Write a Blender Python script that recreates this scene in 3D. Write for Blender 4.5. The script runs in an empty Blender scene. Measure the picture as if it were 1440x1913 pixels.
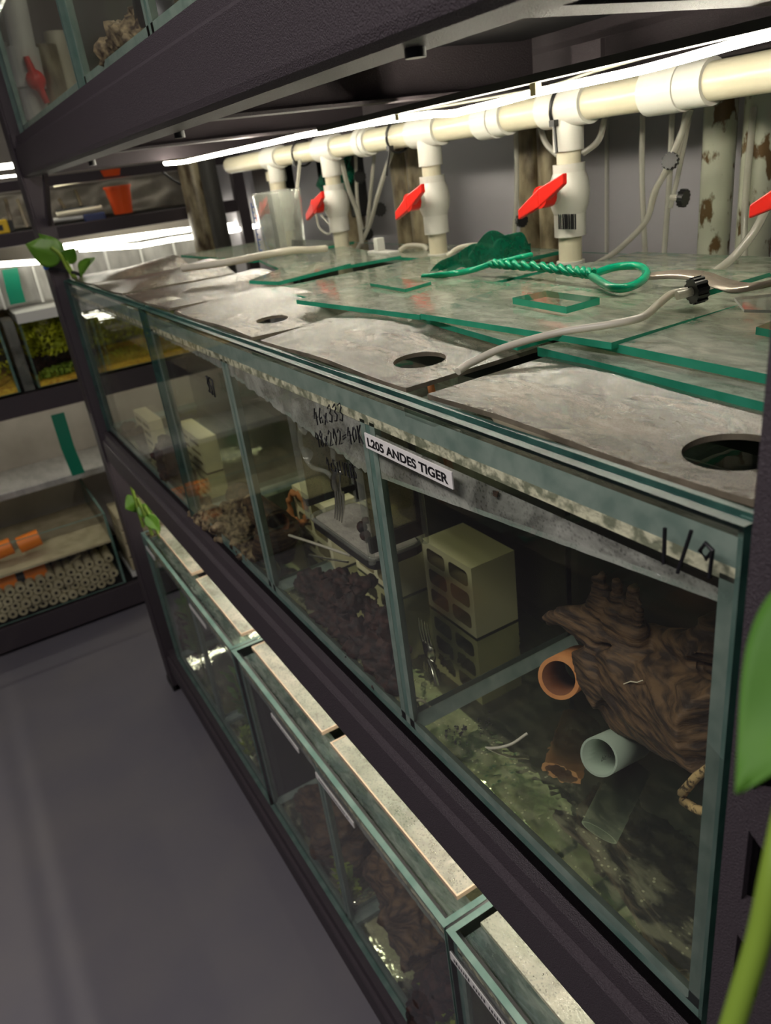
import bpy, bmesh, math, random
from mathutils import Vector, Matrix, noise
import numpy as np
random.seed(7)

# ------------------------------------------------------------------ scale and camera
# Lengths below are in tank heights (one unit = 0.41 m); the origin is the near top front corner of the middle tier
U = 0.41
FLOOR = -3.2
def W(p): return Vector((p[0]*U, p[1]*U, (p[2]-FLOOR)*U))

IMW, IMH = 1440, 1913
CX, CY = IMW/2, IMH/2
_vx, _vz = np.array([-182.-CX, 416.-CY]), np.array([1130.-CX, 3970.-CY])
F = math.sqrt(-(_vx @ _vz))
_ex = -np.array([*_vx, F]); _ex /= np.linalg.norm(_ex)
_ez = -np.array([*_vz, F]); _ez /= np.linalg.norm(_ez)
_ey = np.cross(_ez, _ex)
R = np.stack([_ex, _ey, _ez])
CAM = np.array([0.50015, -0.74009, 0.44957])
def at(px, py, ax, val):
    """the point where the sight line of a pixel meets the plane axis = val"""
    r = R @ np.array([px-CX, py-CY, F])
    t = (val-CAM[ax])/r[ax]
    return tuple(CAM+t*r)
def aty(px, py, y): return at(px, py, 1, y)
def atz(px, py, z): return at(px, py, 2, z)
def atx(px, py, x): return at(px, py, 0, x)

sc = bpy.context.scene
col = sc.collection
cam_d = bpy.data.cameras.new('camera'); cam = bpy.data.objects.new('camera', cam_d); col.objects.link(cam)
cam_d.sensor_fit = 'VERTICAL'; cam_d.sensor_height = 36.0; cam_d.lens = F/IMH*36.0
cam_d.clip_start = 0.01; cam_d.clip_end = 60
M4 = Matrix.Identity(4)
for i in range(3):
    M4[i][0] = R[i, 0]; M4[i][1] = -R[i, 1]; M4[i][2] = -R[i, 2]
M4.translation = W(CAM)
cam.matrix_world = M4
sc.camera = cam
cam_d.dof.use_dof = True; cam_d.dof.focus_distance = 0.68; cam_d.dof.aperture_fstop = 9.0

sc.view_settings.view_transform = 'Standard'; sc.view_settings.look = 'None'
sc.view_settings.gamma = 1.0; sc.view_settings.exposure = 0.0
sc.view_settings.use_curve_mapping = False
sc.cycles.use_denoising = True
sc.cycles.transparent_max_bounces = 48
sc.cycles.max_bounces = 10; sc.cycles.diffuse_bounces = 4; sc.cycles.glossy_bounces = 5; sc.cycles.transmission_bounces = 6
sc.cycles.sample_clamp_indirect = 4.0
sc.cycles.caustics_reflective = False; sc.cycles.caustics_refractive = False

world = bpy.data.worlds.new('world'); sc.world = world; world.use_nodes = True
bg = world.node_tree.nodes['Background']
bg.inputs[0].default_value = (0.86, 0.86, 1.0, 1); bg.inputs[1].default_value = 0.06
def lamp(name, loc, size, power, colr, rot=(0, 0, 0)):
    d = bpy.data.lights.new(name, 'AREA'); d.shape = 'RECTANGLE'; d.size = size[0]; d.size_y = size[1]
    d.energy = power; d.color = colr
    o = bpy.data.objects.new(name, d); col.objects.link(o); o.location = W(loc); o.rotation_euler = rot
    return o
# added fill light for the aisle, above and behind the camera
lamp('aisle_fill_light', (-0.3, -2.6, 2.95), (1.6, 0.3), 32.0, (1.0, 0.93, 0.92))
LED_POWER = 76.0

# ------------------------------------------------------------------ materials
def nt(name):
    m = bpy.data.materials.new(name); m.use_nodes = True
    t = m.node_tree; t.nodes.clear()
    out = t.nodes.new('ShaderNodeOutputMaterial')
    return m, t, out
def N(t, kind, ins=None, **props):
    n = t.nodes.new(kind)
    for k, v in props.items(): setattr(n, k, v)
    for k, v in (ins or {}).items():
        if hasattr(v, 'is_linked') or isinstance(v, bpy.types.NodeSocket): t.links.new(v, n.inputs[k])
        else: n.inputs[k].default_value = v
    return n
def c4(c): return (*c, 1.0) if len(c) == 3 else c
def coords(t, scale=(1, 1, 1)):
    tc = N(t, 'ShaderNodeNewGeometry')
    mp = N(t, 'ShaderNodeMapping', {0: tc.outputs['Position'], 'Scale': scale})
    return mp.outputs[0]
def ramp(t, fac, stops):
    r = N(t, 'ShaderNodeValToRGB', {0: fac})
    e = r.color_ramp.elements
    while len(e) < len(stops): e.new(0.5)
    for el, (p, c) in zip(e, stops): el.position = p; el.color = c4(c)
    return r.outputs[0]
def solid(name, base, rough=0.5, metal=0.0, base2=None, nscale=20, stretch=(1, 1, 1), bump=0.0, bscale=None, spec=0.5,
          lo=0.35, hi=0.65, detail=4, trans=0.0, sub=0.0):
    m, t, out = nt(name)
    b = N(t, 'ShaderNodeBsdfPrincipled', {'Roughness': rough, 'Metallic': metal, 'Specular IOR Level': spec})
    if base2 is not None:
        n = N(t, 'ShaderNodeTexNoise', {'Vector': coords(t, stretch), 'Scale': nscale, 'Detail': detail})
        t.links.new(ramp(t, n.outputs[0], [(lo, base), (hi, base2)]), b.inputs['Base Color'])
    else:
        b.inputs['Base Color'].default_value = c4(base)
    if bump:
        n2 = N(t, 'ShaderNodeTexNoise', {'Vector': coords(t, stretch), 'Scale': bscale or nscale, 'Detail': 3})
        bp = N(t, 'ShaderNodeBump', {'Strength': bump, 'Distance': 0.002, 'Height': n2.outputs[0]})
        t.links.new(bp.outputs[0], b.inputs['Normal'])
    res = b.outputs[0]
    if trans:
        tl = N(t, 'ShaderNodeBsdfTranslucent', {'Color': c4(base2 or base)})
        mx = N(t, 'ShaderNodeMixShader', {0: trans, 1: res, 2: tl.outputs[0]}); res = mx.outputs[0]
    t.links.new(res, out.inputs[0])
    return m
def emit(name, colr, strength):
    m, t, out = nt(name)
    e = N(t, 'ShaderNodeEmission', {0: c4(colr), 1: strength}); t.links.new(e.outputs[0], out.inputs[0]); return m
def sheer(name, tint=(.94, .98, .95), rough=0.02, ior=1.45, film=None, fmin=0.0, fmax=0.0, nscale=10, stretch=(1, 1, 1),
          film2=None, drops=0.0, dscale=160, refl=1.0, bump=0.0, lo=.38, hi=.62, tl=.5):
    """clear or fogged sheet: straight-through glass with a surface reflection and, where fogged, a scattering film"""
    m, t, out = nt(name)
    tr = N(t, 'ShaderNodeBsdfTransparent', {0: c4(tint)})
    base = tr.outputs[0]
    nrm = None
    if bump:
        n2 = N(t, 'ShaderNodeTexNoise', {'Vector': coords(t, stretch), 'Scale': dscale, 'Detail': 2})
        bp = N(t, 'ShaderNodeBump', {'Strength': bump, 'Distance': 0.004, 'Height': n2.outputs[0]}); nrm = bp.outputs[0]
    if film is not None:
        n = N(t, 'ShaderNodeTexNoise', {'Vector': coords(t, stretch), 'Scale': nscale, 'Detail': 7, 'Roughness': .62, 'Distortion': .6})
        fac = N(t, 'ShaderNodeMapRange', {0: n.outputs[0], 1: lo, 2: hi, 3: fmin, 4: fmax}).outputs[0]
        if drops:
            v = N(t, 'ShaderNodeTexVoronoi', {'Vector': coords(t, stretch), 'Scale': dscale})
            d = N(t, 'ShaderNodeMapRange', {0: v.outputs['Distance'], 1: .15, 2: .45, 3: -drops, 4: drops}).outputs[0]
            fac = N(t, 'ShaderNodeMath', {0: fac, 1: d}, operation='ADD', use_clamp=True).outputs[0]
        n3 = N(t, 'ShaderNodeTexNoise', {'Vector': coords(t, stretch), 'Scale': nscale*.45, 'Detail': 3})
        cr = ramp(t, n3.outputs[0], [(.4, film), (.62, film2 or film)])
        df = N(t, 'ShaderNodeBsdfDiffuse', {0: cr}); tn = N(t, 'ShaderNodeBsdfTranslucent', {0: cr})
        sc_ = N(t, 'ShaderNodeMixShader', {0: tl, 1: df.outputs[0], 2: tn.outputs[0]})
        base = N(t, 'ShaderNodeMixShader', {0: fac, 1: base, 2: sc_.outputs[0]}).outputs[0]
    gl = N(t, 'ShaderNodeBsdfGlossy', {0: (1, 1, 1, 1), 'Roughness': rough})
    lw = N(t, 'ShaderNodeLayerWeight', {'Blend': .5})
    r0 = ((ior-1)/(ior+1))**2
    pw = N(t, 'ShaderNodeMath', {0: lw.outputs['Facing'], 1: 5.0}, operation='POWER')
    fr = N(t, 'ShaderNodeMath', {0: pw.outputs[0], 1: 1-r0, 2: r0}, operation='MULTIPLY_ADD')
    if nrm is not None:
        t.links.new(nrm, gl.inputs['Normal'])
    f2 = N(t, 'ShaderNodeMath', {0: fr.outputs[0], 1: refl}, operation='MULTIPLY', use_clamp=True).outputs[0]
    mx = N(t, 'ShaderNodeMixShader', {0: f2, 1: base, 2: gl.outputs[0]})
    t.links.new(mx.outputs[0], out.inputs[0])
    return m
def mirror_floor(name):
    m, t, out = nt(name)
    gl = N(t, 'ShaderNodeBsdfGlossy', {0: (.70, .72, .58, 1), 'Roughness': 0.03})
    v1 = N(t, 'ShaderNodeTexVoronoi', {'Vector': coords(t, (1, 1, 1)), 'Scale': 130})
    n1 = N(t, 'ShaderNodeTexNoise', {'Vector': coords(t), 'Scale': 9})
    mk = N(t, 'ShaderNodeMapRange', {0: n1.outputs[0], 1: .45, 2: .6, 3: 0.0, 4: 1.0})
    vm = N(t, 'ShaderNodeMath', {0: v1.outputs['Distance'], 1: mk.outputs[0]}, operation='MULTIPLY')
    bp = N(t, 'ShaderNodeBump', {'Strength': .035, 'Distance': .003, 'Height': vm.outputs[0]}); t.links.new(bp.outputs[0], gl.inputs['Normal'])
    df = N(t, 'ShaderNodeBsdfDiffuse', {0: (.05, .08, .06, 1)})
    mx = N(t, 'ShaderNodeMixShader', {0: .85, 1: df.outputs[0], 2: gl.outputs[0]})
    # lid's bright bubbly reflection painted as diffuse specks in patches towards the front
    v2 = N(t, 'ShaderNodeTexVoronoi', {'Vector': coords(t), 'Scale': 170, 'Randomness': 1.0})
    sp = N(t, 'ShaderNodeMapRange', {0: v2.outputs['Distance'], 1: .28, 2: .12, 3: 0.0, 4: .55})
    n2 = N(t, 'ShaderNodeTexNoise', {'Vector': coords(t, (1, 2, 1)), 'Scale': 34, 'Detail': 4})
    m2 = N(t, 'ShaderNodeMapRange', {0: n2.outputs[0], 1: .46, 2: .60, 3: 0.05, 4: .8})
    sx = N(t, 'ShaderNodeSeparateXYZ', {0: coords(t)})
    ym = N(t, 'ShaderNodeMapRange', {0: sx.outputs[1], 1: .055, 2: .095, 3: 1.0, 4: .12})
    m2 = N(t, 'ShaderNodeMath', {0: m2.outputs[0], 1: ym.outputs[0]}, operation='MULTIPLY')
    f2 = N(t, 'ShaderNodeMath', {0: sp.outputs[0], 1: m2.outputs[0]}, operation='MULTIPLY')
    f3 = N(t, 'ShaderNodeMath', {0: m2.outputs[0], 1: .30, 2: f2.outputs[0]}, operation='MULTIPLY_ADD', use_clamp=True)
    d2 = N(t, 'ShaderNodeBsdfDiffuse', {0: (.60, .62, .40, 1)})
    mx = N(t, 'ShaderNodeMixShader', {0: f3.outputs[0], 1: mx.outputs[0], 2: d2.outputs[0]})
    t.links.new(mx.outputs[0], out.inputs[0]); return m
def wood(name, a, b, sx=(6, 6, 30)):
    return solid(name, a, .75, base2=b, nscale=4, stretch=sx, bump=.8, bscale=5, detail=8, lo=.4, hi=.62)

M = {}
M['steel'] = solid('rack_steel', (.046, .035, .042), .50, base2=(.058, .045, .053), nscale=600, bump=.9, bscale=900, spec=.45)
M['slotdark'] = solid('slot_shade', (.004, .004, .005), .8)
M['board'] = solid('shelf_board', (.010, .009, .011), .6)
M['glass'] = sheer('clear_glass', (.985, .992, .982), refl=.7)
M['edge'] = solid('glass_edge_teal', (.24, .36, .31), .5, base2=(.12, .24, .20), nscale=30, trans=.3)
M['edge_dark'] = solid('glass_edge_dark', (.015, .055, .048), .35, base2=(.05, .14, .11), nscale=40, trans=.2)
M['edge_green'] = solid('glass_edge_green', (.02, .27, .16), .12, base2=(.04, .36, .23), nscale=50, trans=.45)
M['silicone'] = solid('silicone_bead', (.25, .35, .30), .35, base2=(.40, .50, .43), nscale=60, trans=.4)
M['bead'] = solid('glossy_bead', (.30, .32, .22), .10, base2=(.95, .92, .66), nscale=90, trans=.3, bump=.9, bscale=140, lo=.42, hi=.55)  # rope light's yellow glint painted into the bead as bright flecks
M['rim'] = solid('sheet_rim', (.20, .17, .12), .4, base2=(.10, .085, .06), nscale=40)
M['vinyl'] = solid('black_backing', (.008, .009, .010), .35)
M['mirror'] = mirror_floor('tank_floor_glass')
M['water'] = sheer('water', (.982, .985, .945), ior=1.2, refl=.8, bump=.1, dscale=20)
M['fog_glass'] = sheer('fogged_glass', (.92, .97, .93), .10, film=(.60, .66, .54), film2=(.80, .80, .68), fmin=.30, fmax=.85, nscale=9, stretch=(3, 6, 3), drops=.06, dscale=200)
M['sheet'] = sheer('fogged_plastic_sheet', (.90, .89, .84), .22, film=(.30, .25, .20), film2=(.74, .63, .49), fmin=.10, fmax=.60, nscale=8, stretch=(2, 5, 3), drops=.12, dscale=220, bump=.22, tl=.7)
M['film'] = sheer('condensation', (.9, .93, .9), .15, film=(.46, .47, .41), film2=(.74, .73, .66), fmin=.20, fmax=.80, nscale=18, drops=.10, dscale=300, bump=.8, tl=.35, lo=.42, hi=.6)
M['lowfog'] = sheer('fogged_low_lid', (.85, .9, .85), .10, film=(.52, .54, .42), film2=(.74, .70, .58), fmin=.30, fmax=.85, nscale=14, drops=.2, dscale=260, bump=.3)
M['rimglass'] = sheer('rim_glass', (.80, .92, .88), .08, film=(.30, .38, .35), film2=(.50, .56, .50), fmin=.30, fmax=.75, nscale=30, stretch=(1, 4, 1))
M['pvc'] = solid('pvc_pipe_cream', (.62, .57, .42), .3, base2=(.68, .64, .49), nscale=8)
M['fitting'] = solid('pvc_fitting_white', (.68, .67, .61), .28)
M['red'] = solid('red_plastic', (.80, .02, .012), .35)
M['black'] = solid('black_plastic', (.012, .012, .013), .35)
M['led'] = emit('led_rope', (1.0, .93, .76), LED_POWER)
M['ledback'] = emit('led_rope_far', (1.0, .95, .80), 14)
M['ledup'] = emit('led_rope_up', (1.0, .95, .80), 110)
M['alu'] = solid('led_channel', (.05, .047, .04), .6)
M['clip'] = solid('clip_cream', (.75, .65, .35), .4)
M['wall'] = solid('panel_grey', (.44, .425, .47), .55, base2=(.48, .465, .50), nscale=2)
M['floor'] = solid('floor_vinyl', (.145, .137, .162), .62, base2=(.172, .160, .172), nscale=3, bump=.05, bscale=200)
M['ceil'] = solid('ceiling_paint', (.10, .10, .10), .8)
M['tube_mottled'] = solid('algae_mottled_tube', (.13, .08, .035), .22, base2=(.52, .54, .43), nscale=42, stretch=(1, 1, .6), detail=6, lo=.40, hi=.46)
M['tube_brown'] = solid('algae_brown_tube', (.07, .045, .02), .35, base2=(.38, .32, .20), nscale=38, stretch=(1, 1, .4), detail=6)
M['hose'] = sheer('airline_hose', (.85, .85, .8), .15, film=(.88, .86, .78), fmin=.55, fmax=.7)
M['hose_white'] = solid('airline_hose_milky', (.72, .69, .58), .3, trans=.3)
M['net'] = sheer('net_mesh', (.3, .5, .42), .5, film=(.0, .16, .09), film2=(.01, .20, .12), fmin=.30, fmax=.80, nscale=60, refl=.2)
M['netwire'] = solid('net_wire_green', (.0, .38, .20), .25)
M['ceramic'] = solid('ceramic_yellow', (.82, .78, .46), .6, base2=(.88, .84, .55), nscale=10)
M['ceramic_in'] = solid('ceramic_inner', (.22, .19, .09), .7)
M['terra'] = solid('terracotta', (.50, .19, .06), .7, base2=(.62, .27, .09), nscale=40)
M['terra_in'] = solid('terracotta_inner', (.20, .075, .03), .8)
M['greypvc'] = solid('grey_pvc', (.34, .42, .34), .4)
M['wood'] = wood('driftwood_brown', (.020, .011, .006), (.12, .07, .032), (10, 10, 60))
M['wood_dark'] = wood('driftwood_dark', (.006, .003, .003), (.045, .016, .011), (22, 22, 22))
M['wood_moss'] = wood('driftwood_flaky', (.03, .016, .008), (.30, .23, .12), (22, 22, 22))
M['fork'] = solid('stainless_steel', (.62, .62, .56), .2, metal=1.0)
M['clearplastic'] = sheer('clear_plastic', (.93, .94, .92), .06, film=(.75, .77, .72), fmin=.08, fmax=.28, nscale=12)
M['meshgrey'] = solid('woven_mesh_grey', (.33, .31, .28), .5, base2=(.42, .40, .35), nscale=90, bump=.6, bscale=300)
M['meshclear'] = sheer('side_mesh', (.8, .78, .68), .3, film=(.36, .34, .24), film2=(.44, .41, .28), fmin=.35, fmax=.6, nscale=60, drops=.1, dscale=420)
M['label'] = solid('label_white', (.80, .78, .74), .4)
M['ink'] = solid('black_ink', (.006, .006, .008), .5)
M['leaf'] = solid('leaf_green', (.075, .20, .018), .35, base2=(.16, .34, .04), nscale=14, trans=.35)
M['leaf_near'] = solid('leaf_green_near', (.045, .17, .012), .65, base2=(.11, .28, .03), nscale=12, trans=.3)
M['stem'] = solid('stem_green', (.22, .34, .04), .4, trans=.2)
M['orange'] = solid('orange_plastic', (.80, .09, .01), .4)
M['orange2'] = solid('orange_label', (.85, .22, .01), .5)
M['yellow'] = solid('yellow_plastic', (.80, .52, .02), .4)
M['blue'] = solid('dark_blue_plastic', (.02, .035, .13), .4)
M['foil'] = solid('foil_insulation', (.42, .38, .32), .4, base2=(.60, .55, .46), nscale=16, bump=1., bscale=14, metal=.2)
M['bench'] = solid('beige_wall', (.36, .32, .27), .7, base2=(.46, .42, .36), nscale=6)
M['curtain'] = solid('plastic_drape', (.30, .295, .27), .35, base2=(.42, .41, .38), nscale=12, stretch=(1, 3, 1), bump=.4, bscale=10)
M['moss'] = solid('moss_bright', (.30, .36, .01), .7, base2=(.66, .68, .03), nscale=30, trans=.3)
M['grass'] = solid('grass_green', (.12, .22, .02), .7, base2=(.28, .36, .03), nscale=40)
M['gravel'] = solid('orange_gravel', (.55, .28, .02), .8, base2=(.80, .55, .05), nscale=70)
M['strap'] = solid('green_strap', (.0, .16, .09), .4)
M['claytube'] = solid('clay_tube', (.38, .33, .20), .8, base2=(.50, .44, .28), nscale=20)
M['clayhole'] = solid('clay_hole', (.02, .016, .01), .9)
M['whiteframe'] = solid('white_frame', (.62, .62, .58), .4)
M['silver'] = solid('satin_ribbon', (.42, .36, .30), .25, metal=.5)
M['bluemark'] = solid('blue_print', (.05, .14, .55), .5)
M['root'] = solid('speckled_tan', (.07, .045, .02), .6, base2=(.58, .42, .19), nscale=200, lo=.40, hi=.5)
M['plantdark'] = solid('water_plant', (.05, .14, .03), .5, base2=(.16, .30, .07), nscale=40, trans=.3)
M['tan'] = solid('tan_bead', (.66, .50, .34), .4)
M['fishblue'] = solid('blue_body', (.10, .20, .42), .35, base2=(.55, .55, .30), nscale=60)

# ------------------------------------------------------------------ mesh builder
WLOC = {}
def base_of(o): return WLOC.get(o.name, Vector((0, 0, 0))) if o else Vector((0, 0, 0))
class MB:
    def __init__(s): s.v = []; s.f = []; s.mi = []; s.sm = []
    def add(s, vs, fs, mi=0, smooth=False):
        b = len(s.v); s.v += [tuple(p) for p in vs]
        for k, f in enumerate(fs):
            s.f.append(tuple(b+i for i in f)); s.mi.append(mi[k] if isinstance(mi, (list, tuple)) else mi); s.sm.append(smooth)
        return s
    def box(s, x0, x1, y0, y1, z0, z1, mi=0, edge=None):
        vs = [(x, y, z) for x in (x0, x1) for y in (y0, y1) for z in (z0, z1)]
        fs = [(0, 1, 3, 2), (4, 6, 7, 5), (0, 4, 5, 1), (2, 3, 7, 6), (0, 2, 6, 4), (1, 5, 7, 3)]
        if edge is not None:
            d = (abs(x1-x0), abs(y1-y0), abs(z1-z0)); k = d.index(min(d))
            ml = [edge]*6; ml[2*k] = mi; ml[2*k+1] = mi
            return s.add(vs, fs, ml)
        return s.add(vs, fs, mi)
    def obox(s, c, ax, ay, az, mi=0):
        c, ax, ay, az = map(Vector, (c, ax, ay, az))
        vs = [c+i*ax+j*ay+k*az for i in (-1, 1) for j in (-1, 1) for k in (-1, 1)]
        fs = [(0, 1, 3, 2), (4, 6, 7, 5), (0, 4, 5, 1), (2, 3, 7, 6), (0, 2, 6, 4), (1, 5, 7, 3)]
        return s.add(vs, fs, mi)
    def tube(s, pts, r, n=12, caps=True, closed=False, mi=0, flat=None):
        P = [Vector(p) for p in pts]; k = len(P)
        rs = list(r) if isinstance(r, (list, tuple)) else [r]*k
        T = []
        for i in range(k):
            if closed: d = P[(i+1) % k]-P[i-1]
            else: d = P[min(i+1, k-1)]-P[max(i-1, 0)]
            T.append(d.normalized() if d.length > 1e-9 else Vector((0, 0, 1)))
        up = Vector((0, 0, 1)) if abs(T[0].z) < .9 else Vector((1, 0, 0))
        u = (up-T[0]*up.dot(T[0])).normalized(); vs = []
        for i in range(k):
            u = (u-T[i]*u.dot(T[i])); u = u.normalized() if u.length > 1e-6 else T[i].orthogonal().normalized()
            w = T[i].cross(u)
            for j in range(n):
                a = 2*math.pi*j/n
                fl = flat or 1.0
                vs.append(P[i]+(u*math.cos(a)*fl+w*math.sin(a))*rs[i])
        fs = [(i*n+j, i*n+(j+1) % n, ((i+1) % k)*n+(j+1) % n, ((i+1) % k)*n+j) for i in range(k if closed else k-1) for j in range(n)]
        s.add(vs, fs, mi, True)
        if caps and not closed:
            s.add(vs[:n], [tuple(range(n-1, -1, -1))], mi); s.add(vs[-n:], [tuple(range(n))], mi)
        return s
    def cyl(s, p0, p1, r, n=20, mi=0, r1=None): return s.tube([p0, p1], [r, r if r1 is None else r1], n, True, mi=mi)
    def pipe(s, p0, p1, ro, ri, n=24, mi=0, mi_in=1):
        s.tube([p0, p1], ro, n, False, mi=mi); s.tube([p0, p1], ri, n, False, mi=mi_in)
        a = len(s.v)-4*n
        for e in (0, 1):
            o0 = a+e*n; i0 = a+2*n+e*n
            for j in range(n):
                s.f.append((o0+j, o0+(j+1) % n, i0+(j+1) % n, i0+j)); s.mi.append(mi); s.sm.append(False)
        return s
    def prism(s, poly, fn, d, mi=0, edge=None):
        """2D outline extruded: fn(a, b, depth) gives the point"""
        n = len(poly); vs = [fn(a, b, 0) for a, b in poly]+[fn(a, b, d) for a, b in poly]
        fs = [tuple(range(n-1, -1, -1)), tuple(range(n, 2*n))]+[(i, (i+1) % n, n+(i+1) % n, n+i) for i in range(n)]
        e = mi if edge is None else edge
        return s.add(vs, fs, [mi, mi]+[e]*n)
    def grid(s, nu, nv, fn, mi=0, smooth=True, thick=None):
        vs = [fn(i/nu, j/nv) for i in range(nu+1) for j in range(nv+1)]
        fs = [(i*(nv+1)+j, (i+1)*(nv+1)+j, (i+1)*(nv+1)+j+1, i*(nv+1)+j+1) for i in range(nu) for j in range(nv)]
        return s.add(vs, fs, mi, smooth)
    def ball(s, c, r, n=12, mi=0, sq=(1, 1, 1)):
        c = Vector(c); m = n//2+1; vs = []
        for i in range(m+1):
            th = math.pi*i/m
            for j in range(n):
                a = 2*math.pi*j/n
                vs.append(c+Vector((math.sin(th)*math.cos(a)*r*sq[0], math.sin(th)*math.sin(a)*r*sq[1], math.cos(th)*r*sq[2])))
        return s.add(vs, [(i*n+j, (i+1)*n+j, (i+1)*n+(j+1) % n, i*n+(j+1) % n) for i in range(m) for j in range(n)], mi, True)
    def build(s, name, mats, parent=None, bevel=0, loc=None, solidify=0):
        mats = mats if isinstance(mats, (list, tuple)) else [mats]
        pts = [W(p) for p in s.v]
        if parent is None and loc is None:
            xs = [p.x for p in pts]; ys = [p.y for p in pts]; zs = [p.z for p in pts]
            base = Vector(((min(xs)+max(xs))/2, (min(ys)+max(ys))/2, min(zs)))
        elif parent is None: base = W(loc)
        else: base = base_of(parent)
        me = bpy.data.meshes.new(name)
        me.from_pydata([p-base for p in pts], [], s.f)
        for m in mats: me.materials.append(m)
        for p, mi, sm in zip(me.polygons, s.mi, s.sm): p.material_index = mi; p.use_smooth = sm
        bm = bmesh.new(); bm.from_mesh(me); bmesh.ops.recalc_face_normals(bm, faces=bm.faces); bm.to_mesh(me); bm.free()
        me.update()
        o = bpy.data.objects.new(name, me); col.objects.link(o)
        if parent is None: o.location = base; WLOC[o.name] = base
        else: o.parent = parent; WLOC[o.name] = base
        if bevel:
            b = o.modifiers.new('bevel', 'BEVEL'); b.width = bevel*U; b.segments = 2; b.limit_method = 'ANGLE'
        if solidify:
            b = o.modifiers.new('solidify', 'SOLIDIFY'); b.thickness = solidify*U; b.offset = 0
        return o
def tag(o, label=None, cat=None, group=None, kind=None):
    if label: o['label'] = label
    if cat: o['category'] = cat
    if group: o['group'] = group
    if kind: o['kind'] = kind
    return o
def thing(name, loc, label, cat, group=None):
    o = bpy.data.objects.new(name, None); col.objects.link(o); o.empty_display_size = .02
    o.location = W(loc); WLOC[o.name] = W(loc)
    return tag(o, label, cat, group)
def struct(name, mb, mat): return tag(mb.build(name, mat), kind='structure')
def copy_thing(root, delta, label, group=None):
    """a thing with copies of its parts and sub-parts, moved by delta"""
    r = root.copy(); col.objects.link(r); r.location = root.location+Vector(delta)*U
    if label: r['label'] = label
    if group: r['group'] = group
    for ch in list(root.children):
        c = ch.copy(); col.objects.link(c); c.parent = r
        for g in list(ch.children):
            d = g.copy(); col.objects.link(d); d.parent = c
    return r
def text(name, s, origin, right, up, h, mat, parent, bold=False, width=None, off=0.0):
    """lettering as a thin mesh lying on a surface; origin = lower left corner"""
    cu = bpy.data.curves.new(name, 'FONT'); cu.body = s; cu.size = 1.0; cu.extrude = 0.0; cu.offset = .034 if bold else off
    o = bpy.data.objects.new(name, cu); col.objects.link(o)
    dg = bpy.context.evaluated_depsgraph_get(); me = bpy.data.meshes.new_from_object(o.evaluated_get(dg))
    bpy.data.objects.remove(o); bpy.data.curves.remove(cu)
    xs = [v.co.x for v in me.vertices]; ys = [v.co.y for v in me.vertices]
    k = h/max(1e-6, max(ys)); kx = (width/(max(xs)-min(xs))) if width else k
    mb = MB(); R_, U_ = Vector(right), Vector(up); O = Vector(origin)
    mb.add([O+R_*((v.co.x-min(xs))*kx)+U_*(v.co.y*k) for v in me.vertices], [tuple(p.vertices) for p in me.polygons])
    bpy.data.meshes.remove(me)
    return mb.build(name, mat, parent)
STROKES = {'1': [[(.5, 1), (.5, 0)]], '2': [[(.1, .8), (.4, 1), (.8, .8), (.6, .4), (.1, 0), (.9, .05)]],
 '3': [[(.1, .9), (.6, 1), (.8, .75), (.4, .55), (.85, .35), (.6, .02), (.1, .1)]], '4': [[(.5, 1), (.1, .45), (.9, .45)], [(.7, .8), (.65, 0)]],
 '6': [[(.7, 1), (.2, .5), (.3, .05), (.8, .1), (.7, .45), (.2, .35)]], '9': [[(.8, .75), (.4, .95), (.15, .7), (.5, .5), (.85, .8), (.75, 0)]],
 '8': [[(.5, .5), (.15, .8), (.5, 1), (.8, .8), (.2, .2), (.5, 0), (.85, .2), (.5, .5)]], '7': [[(.1, 1), (.9, 1), (.4, 0)]],
 '5': [[(.9, 1), (.2, 1), (.2, .6), (.8, .5), (.7, .05), (.1, .1)]],
 'x': [[(.15, .55), (.8, 0)], [(.8, .6), (.15, 0)]], '/': [[(.8, 1.1), (.2, -.1)]], '=': [[(.1, .35), (.8, .4)], [(.1, .55), (.8, .6)]],
 '-': [[(.1, .45), (.9, .5)]], 'O': [[(.5, .95), (.1, .6), (.3, .05), (.8, .2), (.85, .75), (.5, .95)]], 'K': [[(.2, 1), (.2, 0)], [(.85, 1), (.25, .5), (1.0, -.1)]],
 'S': [[(.8, .9), (.3, .95), (.2, .6), (.75, .4), (.6, .05), (.1, .1)]], 'I': [[(.5, .9), (.5, 0)]], 'L': [[(.2, 1), (.2, 0), (.8, 0)]],
 'V': [[(.1, 1), (.45, 0), (.85, 1)]], 'E': [[(.8, 1), (.2, 1), (.2, 0), (.8, 0)], [(.2, .5), (.7, .5)]], 'R': [[(.2, 0), (.2, 1), (.75, .8), (.2, .5), (.85, 0)]],
 '0': [[(.5, 1), (.15, .5), (.5, 0), (.85, .5), (.5, 1)]], ' ': []}
def handwriting(mb, s, x, z, h, w, y, slope=0.0, r=.0022, seed=1):
    rnd = random.Random(seed)
    for i, ch in enumerate(s):
        for st in STROKES[ch]:
            pts = [(x+(i+a*.85)*w+rnd.uniform(-.03, .03)*w, y, z+slope*(i+a)*w+b*h+rnd.uniform(-.04, .04)*h) for a, b in st]
            mb.tube(pts, r, 6, True, flat=1.0)
def catmull(pts, n=8):
    P = [Vector(p) for p in pts]; P = [P[0]*2-P[1]]+P+[P[-1]*2-P[-2]]; out = []
    for i in range(1, len(P)-2):
        for k in range(n):
            t = k/n; a, b, c, d = P[i-1:i+3]
            out.append(.5*((2*b)+(c-a)*t+(2*a-5*b+4*c-d)*t*t+(3*b-a-3*c+d)*t**3))
    out.append(P[-2]); return out
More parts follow.
